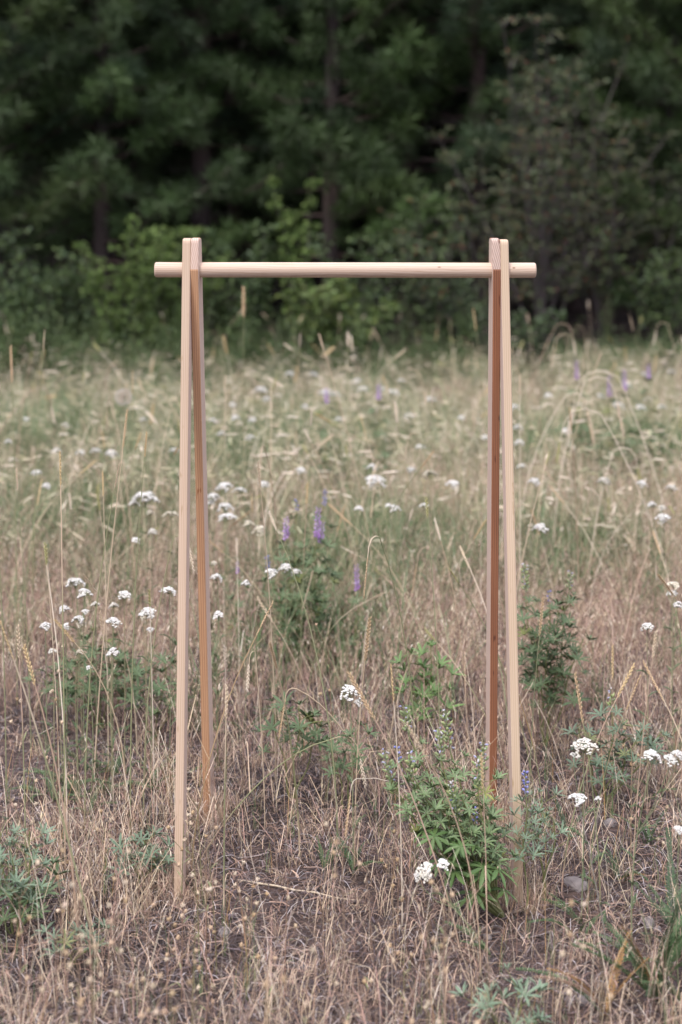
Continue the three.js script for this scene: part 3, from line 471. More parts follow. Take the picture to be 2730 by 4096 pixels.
// single stalks one can find in the photograph: foot (x, depth), tip (x, y)
function stalkTo(xf, d, xt, yt, label, o = {}) {
  const p = spot(xf, d), d2 = d + (o.dz ?? 0), tip = V((xt * KPX - 1365) * d2 / FPX, EYE - (yt * KPX - 763) * d2 / FPX, DIST - d2), az = Math.atan2(tip.z - p.z, tip.x - p.x), lean = Math.hypot(tip.x - p.x, tip.z - p.z);
  return stalk(p, tip.y - p.y + lean * 0.35, az, lean, label, 'tall seed-bearing grass stalks', o);
}
for (const a of [
  [330, 3.75, 400, 1225, 'pale arching stalk whose bearded head touches the left front leg', { head: 0, hook: 0.04 }],
  [195, 3.7, 265, 1110, 'straight tall straw stalk left of the left front leg, rising over the white yarrow cluster', { head: 1 }],
  [215, 3.95, 283, 1020, 'tallest slim yellowish stalk left of the left front leg', { head: 4 }],
  [300, 3.7, 333, 1040, 'long leaning stalk with a narrow head beside the left front leg', { head: 3 }],
  [250, 4.1, 238, 1130, 'thin upright stalk behind the white yarrow cluster', { head: 3 }],
  [150, 3.5, 140, 1105, 'upright stalk with a slim head in the left third of the meadow', { head: 3 }],
  [355, 3.8, 345, 1385, 'stalk with a small greenish bearded head left of the left front leg', { head: 2 }],
  [140, 3.6, 108, 1285, 'stalk with a green bearded head bending left', { head: 2 }],
  [520, 3.85, 518, 1525, 'short stalk with a spiky head right behind the left rear leg', { head: 0 }],
  [440, 3.5, 590, 1450, 'reddish slanting stalk crossing behind both left legs', { head: 4, col: C(0.5, 0.36, 0.2) }],
  [455, 3.55, 760, 1690, 'long straw stalk arching from the left front leg over to the middle', { hook: 0.075, head: 0, curl: 1.15, r: 0.0016 }],
  [515, 3.3, 520, 1640, 'straight pale stalk in the middle between the left legs', { head: 1 }],
  [925, 3.25, 905, 1600, 'curving straw stalk left of the big lupine', { head: 3 }],
  [1060, 3.15, 860, 1640, 'slanting straw stalk leaning over the big lupine towards the left', { head: 4, curl: 1.2 }],
  [1105, 3.05, 975, 1720, 'stout blurred stalk crossing in front of the big lupine', { head: 1 }],
  [1120, 3.1, 1110, 1800, 'upright stalk in front of the right rear leg', { head: 3 }],
  [1255, 3.5, 1195, 1600, 'ochre stalk right of the right front leg with a slim ear', { head: 4, col: C(0.52, 0.36, 0.16) }],
  [1215, 3.6, 1240, 1450, 'pale stalk with a narrow ear behind the right front leg', { head: 4 }],
  [1350, 3.3, 1440, 1620, 'stalk leaning right across the round white yarrow', { head: 4, dz: -0.1 }],
  [1290, 3.4, 1420, 1590, 'long straight straw stalk between right front leg and right edge', { head: 3 }],
  [1380, 3.35, 1340, 1650, 'stalk with bleached head in front of the round white yarrow', { head: 4 }],
  [1450, 3.2, 1500, 1500, 'blurred tall stalk at the right edge', { head: 1 }],
  [1190, 6.4, 1300, 905, 'tall bent stalk right of the right frame with golden ear', { head: 1, hook: 0.1, r: 0.0026, hs: 1.35, col: PALE }],
  [1270, 6.2, 1345, 870, 'golden arching ear against the dark shrubs right of the right frame', { head: 1, hook: 0.14, r: 0.0026, hs: 1.35, col: PALE }],
  [1560, 6.3, 1420, 860, 'long stalk arching left from the right edge over the meadow', { head: 0, hook: 0.2, curl: 1.2, r: 0.0026, hs: 1.35, col: PALE }],
  [1565, 5.6, 1380, 945, 'low greenish arching stalk at the right above the purple lupines', { head: 2, hook: 0.16, curl: 1.2, r: 0.0026, hs: 1.35, col: PALE }],
  [1350, 5.8, 1410, 1030, 'arching stalk with yellow-green ear in the right meadow', { head: 2, hook: 0.1, r: 0.0026, hs: 1.35, col: PALE }],
  [1195, 5.4, 1195, 900, 'upright pale ear touching the right frame against the forest', { head: 1 }],
  [40, 4.6, 28, 870, 'tall stout stalk at the left edge reaching the forest line', { head: 4 }],
  [75, 5.2, 100, 800, 'tall blurred stalk at the left edge with a pale ear', { head: 1 }],
  [305, 5.6, 305, 900, 'upright golden ear between left edge and left frame', { head: 3 }],
  [560, 6.2, 560, 720, 'very tall thin stalk just right of the left frame against the forest', { head: 4 }],
  [515, 5.8, 517, 900, 'pale upright ear right beside the left frame', { head: 1 }],
  [830, 6.8, 810, 800, 'tall blurred ear in the middle against the dark forest', { head: 0 }],
  [800, 6.6, 800, 790, 'tall slim ear next to the blurred middle ear', { head: 0 }],
  [870, 5.6, 745, 800, 'long leaning stalk with an ear left of the middle', { head: 1 }],
  [840, 5.2, 715, 1010, 'slanting stalk through the middle meadow', { head: 0 }],
  [930, 4.6, 1090, 1230, 'long green-straw stalk slanting right in the middle', { head: 3, curl: 1.2 }],
  [620, 5.0, 700, 1120, 'upright stalk beside the purple lupine', { head: 2 }],
  [690, 4.7, 705, 1150, 'second upright stalk beside the purple lupine', { head: 3 }],
  [15, 3.9, -5, 1195, 'bearded ear hanging in from the left edge', { head: 0, hook: 0.05 }],
  [60, 3.3, 45, 1500, 'bushy ochre ear at the left edge of the near meadow', { head: 1 }],
  [180, 3.15, 80, 1560, 'bleached straight stalk slanting in the left foreground', { head: 3, r: 0.002 }],
  [235, 3.05, 30, 1500, 'thick bleached stalk slanting from the left edge to the ground', { head: 3, r: 0.0022, curl: 1.05 }],
]) stalkTo(...a);
for (let k = 0; k < 84; k++) { const d = R(3.5, 5.6), x = R(-halfW(d), halfW(d)), p = V(x, groundY(x, DIST - d), DIST - d); if (Math.abs(Math.abs(x) - 0.39) < 0.05 && d < 3.6) continue; stalk(p, R(0.42, 0.9), R(0, 6.28), R(0.03, 0.3), `thin straw stalk among the brome grass ${d < 4.2 ? 'close to the rack' : 'behind the rack'}, ${side(x, d)}`, 'straw stalks around the rack', { hook: rnd() < 0.25 ? R(0.03, 0.09) : 0 }); }
for (let k = 0; k < 170; k++) { const d = 5 + 8.2 * Math.pow(rnd(), 0.9), x = R(-halfW(d), halfW(d)), p = V(x, groundY(x, DIST - d), DIST - d), sh = d > 9 ? 0.68 : 1; stalk(p, R(0.5, 1.02) * sh, R(0, 6.28), R(0.06, 0.5) * sh, `tall pale seed-bearing stalk in the ${d < 7 ? 'middle' : d < 10 ? 'far' : 'farthest'} blurred meadow, ${side(x, d)}`, 'blurred stalks of the far meadow', { hook: rnd() < 0.4 ? R(0.05, 0.16) : 0, head: pick([0, 0, 1, 1, 2, 3]) }); }

// ---------------------------------------------------------------- yarrow
function corymb(n, rad) {
  const b = new Build(), ga = 2.39996, W1 = C(0.85, 0.845, 0.82), cen = C(0.74, 0.7, 0.58), stemC = C(0.22, 0.26, 0.13);
  const nb = 9, bx = []; for (let k = 0; k < nb; k++) { const r = rad * Math.sqrt((k + 0.3) / nb) * 0.85, a = k * ga + R(-0.3, 0.3); bx.push([Math.cos(a) * r, Math.sin(a) * r, R(-0.003, 0.003)]); b.tube([V(0, -rad * 1.05, 0), V(Math.cos(a) * r * 0.7, -rad * 0.42, Math.sin(a) * r * 0.7), V(Math.cos(a) * r, -0.004, Math.sin(a) * r)], 0.0007, 3, stemC); }
  for (let k = 0; k < n; k++) {
    const [cx, cz, cy] = bx[k % nb], a = R(0, 6.28), r = rad * 0.36 * Math.sqrt(rnd()), x = cx + Math.cos(a) * r, z = cz + Math.sin(a) * r, rr = Math.hypot(x, z), y = cy - 0.5 * rr * rr / rad - r * r * 26 + gs() * 0.0012, s = R(0.0026, 0.0036), c = vary(W1, 0.05);
    const mid = b.v(V(x, y + 0.0009, z), cen), ring = [], t = R(0, 6), tx = gs() * 0.3, tz = gs() * 0.3;
    for (let q = 0; q < 10; q++) { const an = t + q * 0.6283, w = q % 2 ? s * 0.72 : s * 1.12; ring.push(b.v(V(x + Math.cos(an) * w, y + (Math.cos(an) * tx + Math.sin(an) * tz) * w, z + Math.sin(an) * w), c)); }
    for (let q = 0; q < 10; q++) b.tri(mid, ring[(q + 1) % 10], ring[q]);
    const bot = b.v(V(x, y - 0.005, z), C(0.5, 0.52, 0.4)); for (let q = 0; q < 10; q += 2) b.tri(bot, ring[q], ring[(q + 2) % 10]);
  }
  return b.geo();
}
const CORY = [corymb(130, 0.026), corymb(110, 0.022), corymb(70, 0.016), corymb(150, 0.03)];
function frondInto(b, base, az, len, el, col, droop, wid = 0.13) {   // feathery leaf: rachis with many fine pinnae
  const n = Math.max(8, Math.round(len / 0.0055)), pts = []; let p = base.clone(), e = el;
  for (let k = 0; k <= n; k++) { pts.push(p.clone()); p.add(dirOf(az, e).multiplyScalar(len / n)); e -= droop / n; }
  b.tube(pts.filter((_, k) => k % 2 === 0 || k === n), (t) => 0.0011 * (1 - 0.6 * t), 3, col);
  const sx = V(-Math.sin(az), 0, Math.cos(az));
  for (let k = 1; k < n; k++) {
    const t = k / n, w = len * wid * Math.sin(Math.min(1, t * 1.25 + 0.1) * 2.7), d = pts[k + 1].clone().sub(pts[k - 1]).normalize();
    for (const s of [-1, 1]) for (const q of [0, 1]) { const dd = sx.clone().multiplyScalar(s).addScaledVector(d, 0.35 + 0.4 * rnd()).add(V(0, (q ? 0.9 : 0.25) + gs() * 0.2, 0)).normalize(); const tip = pts[k].clone().addScaledVector(dd, w * R(0.75, 1.1)), c = vary(col, 0.18), a = b.v(pts[k], c), m = pts[k].clone().lerp(tip, 0.55).addScaledVector(d, 0.0019), a2 = b.v(m, c), a3 = b.v(m.clone().addScaledVector(d, -0.0038), c), a4 = b.v(tip, c); b.tri(a, a2, a3); b.tri(a2, a4, a3); }
  }
}
const WHITES = [M.white, M.white, M.white, plantMat({ roughness: 0.9, color: C(0.97, 0.92, 0.8) }), plantMat({ roughness: 0.9, color: C(0.93, 0.91, 0.86) }), M.white, M.white];
const YST = C(0.22, 0.24, 0.13), YLEAF = C(0.09, 0.15, 0.06);
function yarrow(pos, heads, label, group, o = {}) {            // heads: [dx, y, dz, size, variant]
  const g = thing('yarrow_plant', label, 'yarrow', group, pos, 0), b = new Build(), lf = new Build(), far = DIST - pos.z;
  const [hx, hy, hz] = heads[0], main = []; const bow = gs() * 0.02;
  for (let k = 0; k <= 8; k++) { const t = k / 8; main.push(V(hx * Math.pow(t, 1.3) + bow * Math.sin(t * 3.14), hy * t - (k ? 0.02 * t : 0.01), hz * Math.pow(t, 1.3) + bow * 0.6 * Math.sin(t * 3.14))); }
  const sc = o.stem ?? vary(pick([YST, C(0.3, 0.28, 0.17), YST]), 0.15);
  b.tube(main, (t) => (far > 5 ? 0.0016 : 0.0014) * (1.2 - 0.4 * t), 5, sc);
  heads.forEach(([dx, y, dz, s, v], k) => {
    if (k) { const f = main[5], e = V(dx, y - 0.02, dz), m = f.clone().lerp(e, 0.5).add(V(0, -0.012, 0)); b.tube([f, m, e], 0.0009, 4, sc); }
    const hd = part('flower_head', CORY[v ?? Math.floor(rnd() * 4)], pick(WHITES), g); hd.position.set(dx, y, dz); hd.rotation.set(gs() * 0.35 + (o.tilt ?? 0.08), R(0, 6.28), gs() * 0.35 + (o.roll ?? 0)); hd.scale.set(s * R(0.9, 1.1), s * R(0.8, 1.25), s * R(0.9, 1.1));
  });
  for (let k = 1; k < 7; k++) frondInto(lf, main[k], k * 2.4 + R(0, 1), R(0.03, 0.055), 0.8, vary(YLEAF, 0.2), 0.9, 0.16);
  const nb = o.basal ?? 3; for (let k = 0; k < nb; k++) frondInto(lf, V(0, 0.005, 0), R(0, 6.28), R(0.06, 0.13), R(0.5, 1.2), vary(YLEAF, 0.2), R(0.4, 1.2));
  part('stem', b.geo(), M.green, g); part('leaves', lf.geo(), M.leaf, g);
  return g;
}
// heads seen at photo pixels (x, y, width in px); one plant each, its depth from the stem height
function yarrowAt(list, h, label, group, o = {}) {
  const [x, y] = list[0], d = o.d ?? FPX * (EYE - h) / (y * KPX - 763), base = spot((o.foot ?? x), d), hs = [];
  for (const [hx, hy, w] of list) { const X = (hx * KPX - 1365) * d / FPX, Y = EYE - (hy * KPX - 763) * d / FPX, size = w * KPX * d / FPX; const v = size < 0.036 ? 2 : size < 0.05 ? 1 : size < 0.058 ? 0 : 3; hs.push([X - base.x, Y - base.y, gs() * 0.01, size / [0.056, 0.048, 0.036, 0.064][v], v]); }
  return yarrow(base, hs, label, group, o);
}
const yg = 'white yarrow in the meadow';
for (const [list, h, label, o] of [
  [[[805, 1580, 54], [825, 1609, 24]], 0.46, 'single crisp white yarrow standing midway between the two frames', { foot: 812 }],
  [[[1340, 1702, 60], [1316, 1728, 14]], 0.42, 'round white yarrow right of the right front leg', { foot: 1335 }],
  [[[1330, 1828, 46], [1376, 1833, 18]], 0.37, 'greenish half-open yarrow below the round white one', { foot: 1400, stem: C(0.27, 0.25, 0.21) }],
  [[[1500, 1726, 46], [1541, 1738, 40], [1560, 1728, 30]], 0.46, 'triple-headed white yarrow at the right edge', { foot: 1455 }],
  [[[978, 1994, 44], [1017, 1979, 30], [963, 2009, 26]], 0.27, 'three small white yarrow heads leaning in front of the big lupine', { foot: 1130, d: 3.12, tilt: 0.5 }],
  [[[1487, 1433, 34]], 0.5, 'small white yarrow near the right edge above the triple-headed one', {}],
  [[[1549, 1338, 34], [1545, 1357, 28]], 0.52, 'stacked white yarrow heads at the right edge of mid meadow', {}],
  [[[1556, 1383, 26]], 0.5, 'tiny yarrow head just under the stacked heads at right edge', {}],
  [[[1562, 1903, 26]], 0.36, 'white yarrow cut by the right edge of the picture, low', {}],
  [[[176, 1328, 48], [163, 1335, 24]], 0.55, 'topmost double yarrow of the cluster left of the left front leg', { foot: 190 }],
  [[[195, 1354, 36]], 0.53, 'yarrow just below the topmost of the left cluster', {}],
  [[[286, 1360, 34]], 0.53, 'flat yarrow at the upper right of the left cluster', {}],
  [[[221, 1383, 24]], 0.5, 'small yarrow in the upper middle of the left cluster', {}],
  [[[146, 1393, 26]], 0.5, 'small yarrow at the upper left of the left cluster', {}],
  [[[261, 1387, 24]], 0.5, 'small round yarrow in the middle of the left cluster', {}],
  [[[180, 1415, 34], [186, 1428, 24], [197, 1402, 20]], 0.48, 'biggest bunch in the middle left of the left cluster', {}],
  [[[260, 1421, 38]], 0.48, 'broad domed yarrow in the middle right of the left cluster', {}],
  [[[336, 1402, 38], [330, 1415, 18], [348, 1412, 20]], 0.5, 'yarrow bunch closest to the left front leg in the left cluster', {}],
  [[[104, 1434, 28]], 0.48, 'leftmost yarrow of the left cluster', {}],
  [[[151, 1437, 18]], 0.46, 'tilted little yarrow in the lower left of the left cluster', { tilt: 0.7 }],
  [[[346, 1443, 20]], 0.46, 'faint small yarrow under the bunch nearest the left front leg', {}],
  [[[260, 1493, 30]], 0.42, 'lone bright yarrow over the dark leaves below the left cluster', {}],
  [[[183, 1494, 20]], 0.42, 'small yarrow half hidden by a stalk below the left cluster', {}],
  [[[122, 1491, 20]], 0.42, 'small yarrow at the lower left below the left cluster', {}],
  [[[205, 1531, 16]], 0.4, 'lowest tiny yarrow below the left cluster', {}],
  [[[390, 1350, 36]], 0.53, 'yarrow touching the left side of the left front leg', {}],
  [[[332, 1132, 62], [312, 1153, 30], [346, 1172, 20]], 0.56, 'large white yarrow bunch left of the left front leg in mid meadow', {}],
  [[[395, 1175, 42]], 0.55, 'blurred yarrow just left of the left front leg in mid meadow', {}],
  [[[311, 1238, 20]], 0.52, 'tiny yarrow below the large left bunch', {}], [[[350, 1216, 22]], 0.52, 'small dim yarrow below the large left bunch', {}],
  [[[517, 1110, 46], [553, 1120, 34]], 0.56, 'wide yarrow pair right of the left frame in mid meadow', {}],
  [[[608, 1107, 32]], 0.56, 'single yarrow right of the wide pair', {}],
  [[[492, 1134, 36], [483, 1150, 22]], 0.55, 'cream yarrow against the left rear leg', {}],
  [[[520, 1156, 40]], 0.55, 'yarrow just under the wide pair', {}], [[[523, 1181, 44]], 0.54, 'broad yarrow below the wide pair, beside the left rear leg', {}],
  [[[572, 1197, 26], [595, 1210, 34]], 0.52, 'faint double yarrow left of the purple lupine', {}],
  [[[492, 1291, 18]], 0.5, 'tiny yarrow touching the left rear leg', {}], [[[500, 1320, 30]], 0.5, 'yarrow right beside the left rear leg', {}], [[[502, 1408, 28]], 0.46, 'low yarrow right beside the left rear leg', {}],
  [[[565, 1335, 22]], 0.48, 'small single yarrow between left frame and lupine', {}],
  [[[625, 1308, 34]], 0.5, 'left one of the yarrows in front of the purple lupine', {}], [[[657, 1295, 34], [680, 1308, 28]], 0.5, 'yarrow pair in front of the purple lupine', {}],
  [[[862, 1096, 56], [858, 1112, 26]], 0.56, 'large flat yarrow in the centre of the meadow', {}],
  [[[825, 1164, 22]], 0.54, 'small yarrow below left of the large centre one', {}], [[[908, 1162, 30], [893, 1158, 16]], 0.54, 'yarrow below right of the large centre one', {}],
  [[[975, 1156, 24]], 0.54, 'dim yarrow midway to the right frame', {}], [[[1042, 1105, 34]], 0.55, 'tilted yarrow left of the right frame', {}], [[[988, 1082, 40]], 0.56, 'cream yarrow arch right of centre', {}],
  [[[1243, 1204, 38], [1218, 1204, 14]], 0.54, 'bright yarrow right of the right front leg in mid meadow', {}],
  [[[1388, 1098, 36]], 0.56, 'single yarrow in the right meadow', {}], [[[1475, 1106, 26]], 0.55, 'small yarrow right of the single one in the right meadow', {}],
  [[[1545, 1114, 32]], 0.56, 'yarrow at the right edge of mid meadow', {}], [[[1498, 1154, 22], [1522, 1163, 20]], 0.54, 'pair of tiny yarrows in the right meadow', {}], [[[1525, 1182, 36]], 0.54, 'faint flat yarrow under the tiny pair', {}],
  [[[1230, 1099, 34]], 0.56, 'yarrow just right of the right frame', {}],
]) yarrowAt(list, h, label, yg, o);
for (const [x, y, w] of [[747, 896, 34], [773, 901, 22], [665, 854, 26], [720, 856, 26], [600, 890, 30], [612, 911, 22], [820, 871, 26], [835, 889, 30], [905, 896, 30], [880, 889, 20], [940, 951, 24], [990, 912, 24], [870, 906, 22], [922, 871, 24], [536, 926, 22], [541, 955, 22], [550, 970, 24], [510, 991, 26], [572, 1001, 24], [490, 962, 20], [220, 1031, 30], [256, 1036, 32], [185, 1035, 22], [30, 1051, 26], [150, 972, 20], [402, 1030, 28], [80, 1082, 26], [108, 1112, 20], [966, 1022, 24], [1190, 976, 26], [1192, 1011, 24], [1196, 1066, 24], [1330, 926, 34], [1382, 906, 24], [1422, 926, 30], [1472, 931, 30], [1490, 912, 22], [1522, 931, 24], [1480, 856, 22], [1442, 881, 22], [1541, 851, 22], [1180, 931, 24], [1115, 1000, 20], [1060, 955, 20], [690, 1075, 28], [640, 905, 22], [780, 960, 20], [700, 930, 18], [855, 1066, 26], [945, 1074, 24], [1300, 985, 22], [1260, 905, 20], [1400, 960, 20], [20, 1010, 20], [60, 960, 18], [330, 960, 18], [130, 1030, 22], [580, 960, 20]])
  yarrowAt([[x, y, w]], R(0.46, 0.56), `small blurred white yarrow in the ${y < 920 ? 'farthest' : 'far'} meadow, ${x < 425 ? 'left of the left frame' : x > 1160 ? 'right of the right frame' : 'between the two frames'}`, 'blurred yarrow of the far meadow', { basal: 1 });

// feathery leaf tufts of yarrow in the right foreground
function frondTuft(x, y, list, label) {
  const p = under(x, y), g = thing('feathery_leaf_tuft', label, 'yarrow leaves', 'feathery yarrow leaf tufts', p, 0);
  for (const [az, len, el, droop, col] of list) { const b = new Build(); frondInto(b, V(gs() * 0.015, 0, gs() * 0.015), az, len, el, col, droop, 0.085); part('frond', b.geo(), M.leaf, g); }
}
const FG = C(0.075, 0.135, 0.05), FD = C(0.055, 0.1, 0.045), FO = C(0.33, 0.19, 0.07), FB = C(0.3, 0.2, 0.14);
const randFronds = (n, l0, l1, cols) => Array.from({ length: n }, () => [R(0, 6.28), R(l0, l1), R(0.85, 1.45), R(0.2, 1.1), vary(pick(cols), 0.2)]);
frondTuft(1500, 2290, [...randFronds(12, 0.18, 0.29, [FG, FD, FG]), [2.6, 0.2, 1.3, 0.4, FO], [3.6, 0.18, 1.3, 0.5, FB], [3.0, 0.2, 1.3, 0.3, FB]], 'big dark feathery leaf tuft in the lower right corner');
frondTuft(1560, 2200, randFronds(11, 0.16, 0.27, [FG, FD]), 'dark feathery leaf tuft at the right edge, above the corner one');
frondTuft(1390, 2330, [...randFronds(3, 0.12, 0.2, [FB, FO]), [3.3, 0.2, 0.9, 1.0, FG], [2.9, 0.2, 1.0, 0.9, FB]], 'half withered feathery tuft left of the corner one');
frondTuft(1330, 2150, [[2.7, 0.15, 1.0, 1.1, FG], [1.2, 0.1, 1.1, 0.6, FG], [5.5, 0.1, 0.8, 0.9, FG]], 'small feathery leaf tuft below the flat stone');
frondTuft(1430, 2020, [...randFronds(6, 0.07, 0.13, [FD, FG]), [0.1, 0.09, 0.5, 0.8, FO], [0.4, 0.08, 0.3, 0.6, FO]], 'feathery leaf tuft with two orange fronds beside the small stones');
frondTuft(1490, 1940, randFronds(8, 0.07, 0.13, [FD, FG]), 'feathery green tuft right of the greenish yarrow stem');
frondTuft(1310, 1925, randFronds(6, 0.08, 0.15, [FD, FG]), 'feathery dark tuft right behind the right front leg');
frondTuft(745, 2010, randFronds(6, 0.07, 0.12, [FG, FD]), 'feathery green tuft on the ground right of the left front leg');
frondTuft(815, 2000, randFronds(5, 0.06, 0.11, [FG, FD]), 'feathery green tuft midway between the front legs');
frondTuft(860, 1880, randFronds(4, 0.06, 0.1, [FG, FD]), 'little feathery tuft left of the big lupine');

// ---------------------------------------------------------------- lupines
function palmate(n, len, wid, up, cols, edge) {
  const b = new Build();
  for (let k = 0; k < n; k++) { const az = k / n * 6.283 + gs() * 0.15, el = up + gs() * 0.18, d = dirOf(az, el), nor = dirOf(az + Math.PI, 1.57 - el); b.leaf(V(0, 0, 0), d, nor, len * R(0.75, 1.1), wid * R(0.85, 1.1), 0.28, vary(pick(cols), 0.15), R(0.05, 0.3), edge); }
  return b.geo();
}
const LU = [C(0.095, 0.165, 0.05), C(0.12, 0.195, 0.06), C(0.075, 0.135, 0.042)], LUe = C(0.2, 0.265, 0.14), LB = [C(0.075, 0.13, 0.066), C(0.09, 0.145, 0.075)];
const PALM = { normal: [0, 1, 2, 3].map((k) => palmate(7 + k % 3, 0.036, 0.0066, 0.4 + 0.25 * (k % 3), LU, LUe)), big: [0, 1].map(() => palmate(8, 0.055, 0.0125, -0.25, [C(0.075, 0.14, 0.04), C(0.095, 0.16, 0.045)], null)), fine: [0, 1, 2].map((k) => palmate(7, 0.031, 0.0052, 0.75, [C(0.13, 0.2, 0.115), C(0.11, 0.18, 0.1)], C(0.22, 0.29, 0.2))), blue: [0, 1, 2].map((k) => palmate(7, 0.04, 0.0075, 0.55, LB, C(0.16, 0.22, 0.15))), dark: [0, 1, 2].map(() => palmate(8, 0.04, 0.0074, 0.6, [C(0.06, 0.105, 0.036), C(0.075, 0.125, 0.042)], C(0.12, 0.17, 0.085))), bright: [0, 1].map(() => palmate(7, 0.045, 0.009, 0.7, [C(0.12, 0.21, 0.06), C(0.1, 0.18, 0.055)], null)) };
function spike(len, kind) {                                    // raceme: blue flowers, or fuzzy pods with papery remains
  const b = new Build(), st = C(0.22, 0.27, 0.13); b.tube([V(0, -0.01, 0), V(gs() * 0.004, len * 0.5, gs() * 0.004), V(0, len, 0)], 0.0011, 4, st);
  const n = Math.round(len / (kind === 'bloom' ? 0.0035 : 0.0048)), purple = [C(0.46, 0.24, 0.62), C(0.54, 0.33, 0.7), C(0.34, 0.2, 0.5), C(0.62, 0.44, 0.74)], blue = [C(0.23, 0.24, 0.52), C(0.3, 0.3, 0.6), C(0.17, 0.18, 0.42)];
  for (let k = 0; k < n; k++) {
    const t = k / n, a = k * 2.4, d = V(Math.cos(a), 0.55, Math.sin(a)), o = V(0, len * (0.08 + 0.9 * t), 0).addScaledVector(d, 0.005);
    if (kind === 'bloom') { b.bead(o.clone().addScaledVector(d, 0.002), d, 0.012 * (1.15 - 0.6 * t), 0.007 * (1.15 - 0.6 * t), vary(pick(purple), 0.2), 4); continue; }
    if (kind === 'blue') { if (rnd() < 0.75) b.bead(o, d, 0.009, 0.0055, vary(pick(blue), 0.25), 4); if (rnd() < 0.4) b.bead(o, V(d.x, -0.5, d.z), 0.008, 0.004, vary(C(0.42, 0.42, 0.5), 0.15), 3); continue; }
    if (rnd() < 0.62 && t < 0.9) b.bead(o.clone().addScaledVector(d, 0.004), V(d.x * 0.8, 0.8, d.z * 0.8), R(0.014, 0.021), R(0.0055, 0.0075), vary(pick([C(0.28, 0.34, 0.13), C(0.32, 0.38, 0.17), C(0.25, 0.3, 0.14)]), 0.12), 5);
    for (let w = 0; w < 2; w++) if (rnd() < 0.7) b.bead(o.clone().addScaledVector(d, 0.003), V(d.x + gs(), R(-0.8, 0.6), d.z + gs()), R(0.008, 0.013), 0.0045, vary(pick([C(0.5, 0.5, 0.52), C(0.42, 0.42, 0.52), C(0.55, 0.53, 0.5), C(0.32, 0.33, 0.52)]), 0.12), 3);
  }
  return b.geo();
}
const SPIKE = { pods: [spike(0.1, 'pods'), spike(0.075, 'pods'), spike(0.06, 'pods')], blue: [spike(0.06, 'blue'), spike(0.045, 'blue')], bloom: [spike(0.11, 'bloom'), spike(0.08, 'bloom')] };
M.oldLeaf = plantMat({ roughness: 0.7, color: C(1.6, 1.2, 0.8) });
const LSTEM = C(0.2, 0.22, 0.085);
// branches: list of [tip offset x, y, z, number of leaves, leaf kind, spike kind or null, first leaf at]
function lupine(pos, branches, label, group, o = {}) {
  const g = thing('lupine_plant', label, 'lupine', group, pos, 0), b = new Build(), ls = o.ls ?? 1;
  branches.forEach(([dx, y, dz, n, kind, sp, from = 0.3]) => {
    const pts = [], c = vary(LSTEM, 0.15); for (let k = 0; k <= 8; k++) { const t = k / 8; pts.push(V(dx * Math.pow(t, o.curl ?? 0.9) + 0.006 * Math.sin(t * 9 + dx * 50), y * t - 0.005, dz * Math.pow(t, o.curl ?? 0.9))); }
    b.tube(pts, (t) => (o.r ?? 0.0024) * (1.2 - 0.65 * t), 5, c);
    n = Math.round(n * 1.35);
    for (let k = 0; k < n; k++) {
      const t = from + (0.97 - from) * (k + 0.5 * rnd()) / n, f = t * 8, i0 = Math.min(7, Math.floor(f)), p = pts[i0].clone().lerp(pts[i0 + 1], f - i0), az = k * 2.4 + R(-0.4, 0.4), l = R(0.02, 0.055) * ls * (1.25 - 0.6 * t), e = p.clone().add(V(Math.cos(az) * l, l * R(0.2, 0.9), Math.sin(az) * l));
      b.tube([p, e], 0.0008, 3, c);
      const m = part('leaf', pick(PALM[kind]), M.leaf, g); m.position.copy(e); m.quaternion.setFromUnitVectors(UPV, V(Math.cos(az) * 0.45, 1, Math.sin(az) * 0.45).normalize()).multiply(new THREE.Quaternion().setFromAxisAngle(UPV, R(0, 6.28))); m.scale.setScalar(ls * R(0.5, 1.15) * (1.15 - 0.35 * t)); if (rnd() < 0.05) m.material = M.oldLeaf;
    }
    if (sp) { const e = pts[8], m = part('flower_spike', pick(SPIKE[sp]), M.leaf, g), dd = pts[8].clone().sub(pts[7]).normalize().lerp(UPV, 0.6).normalize(); m.position.copy(e); m.quaternion.setFromUnitVectors(UPV, dd).multiply(new THREE.Quaternion().setFromAxisAngle(UPV, R(0, 6.28))); m.scale.setScalar(o.ss ?? R(0.85, 1.1)); }
  });
  part('stem', b.geo(), M.green, g);
}
const lg = 'lupines in the meadow';
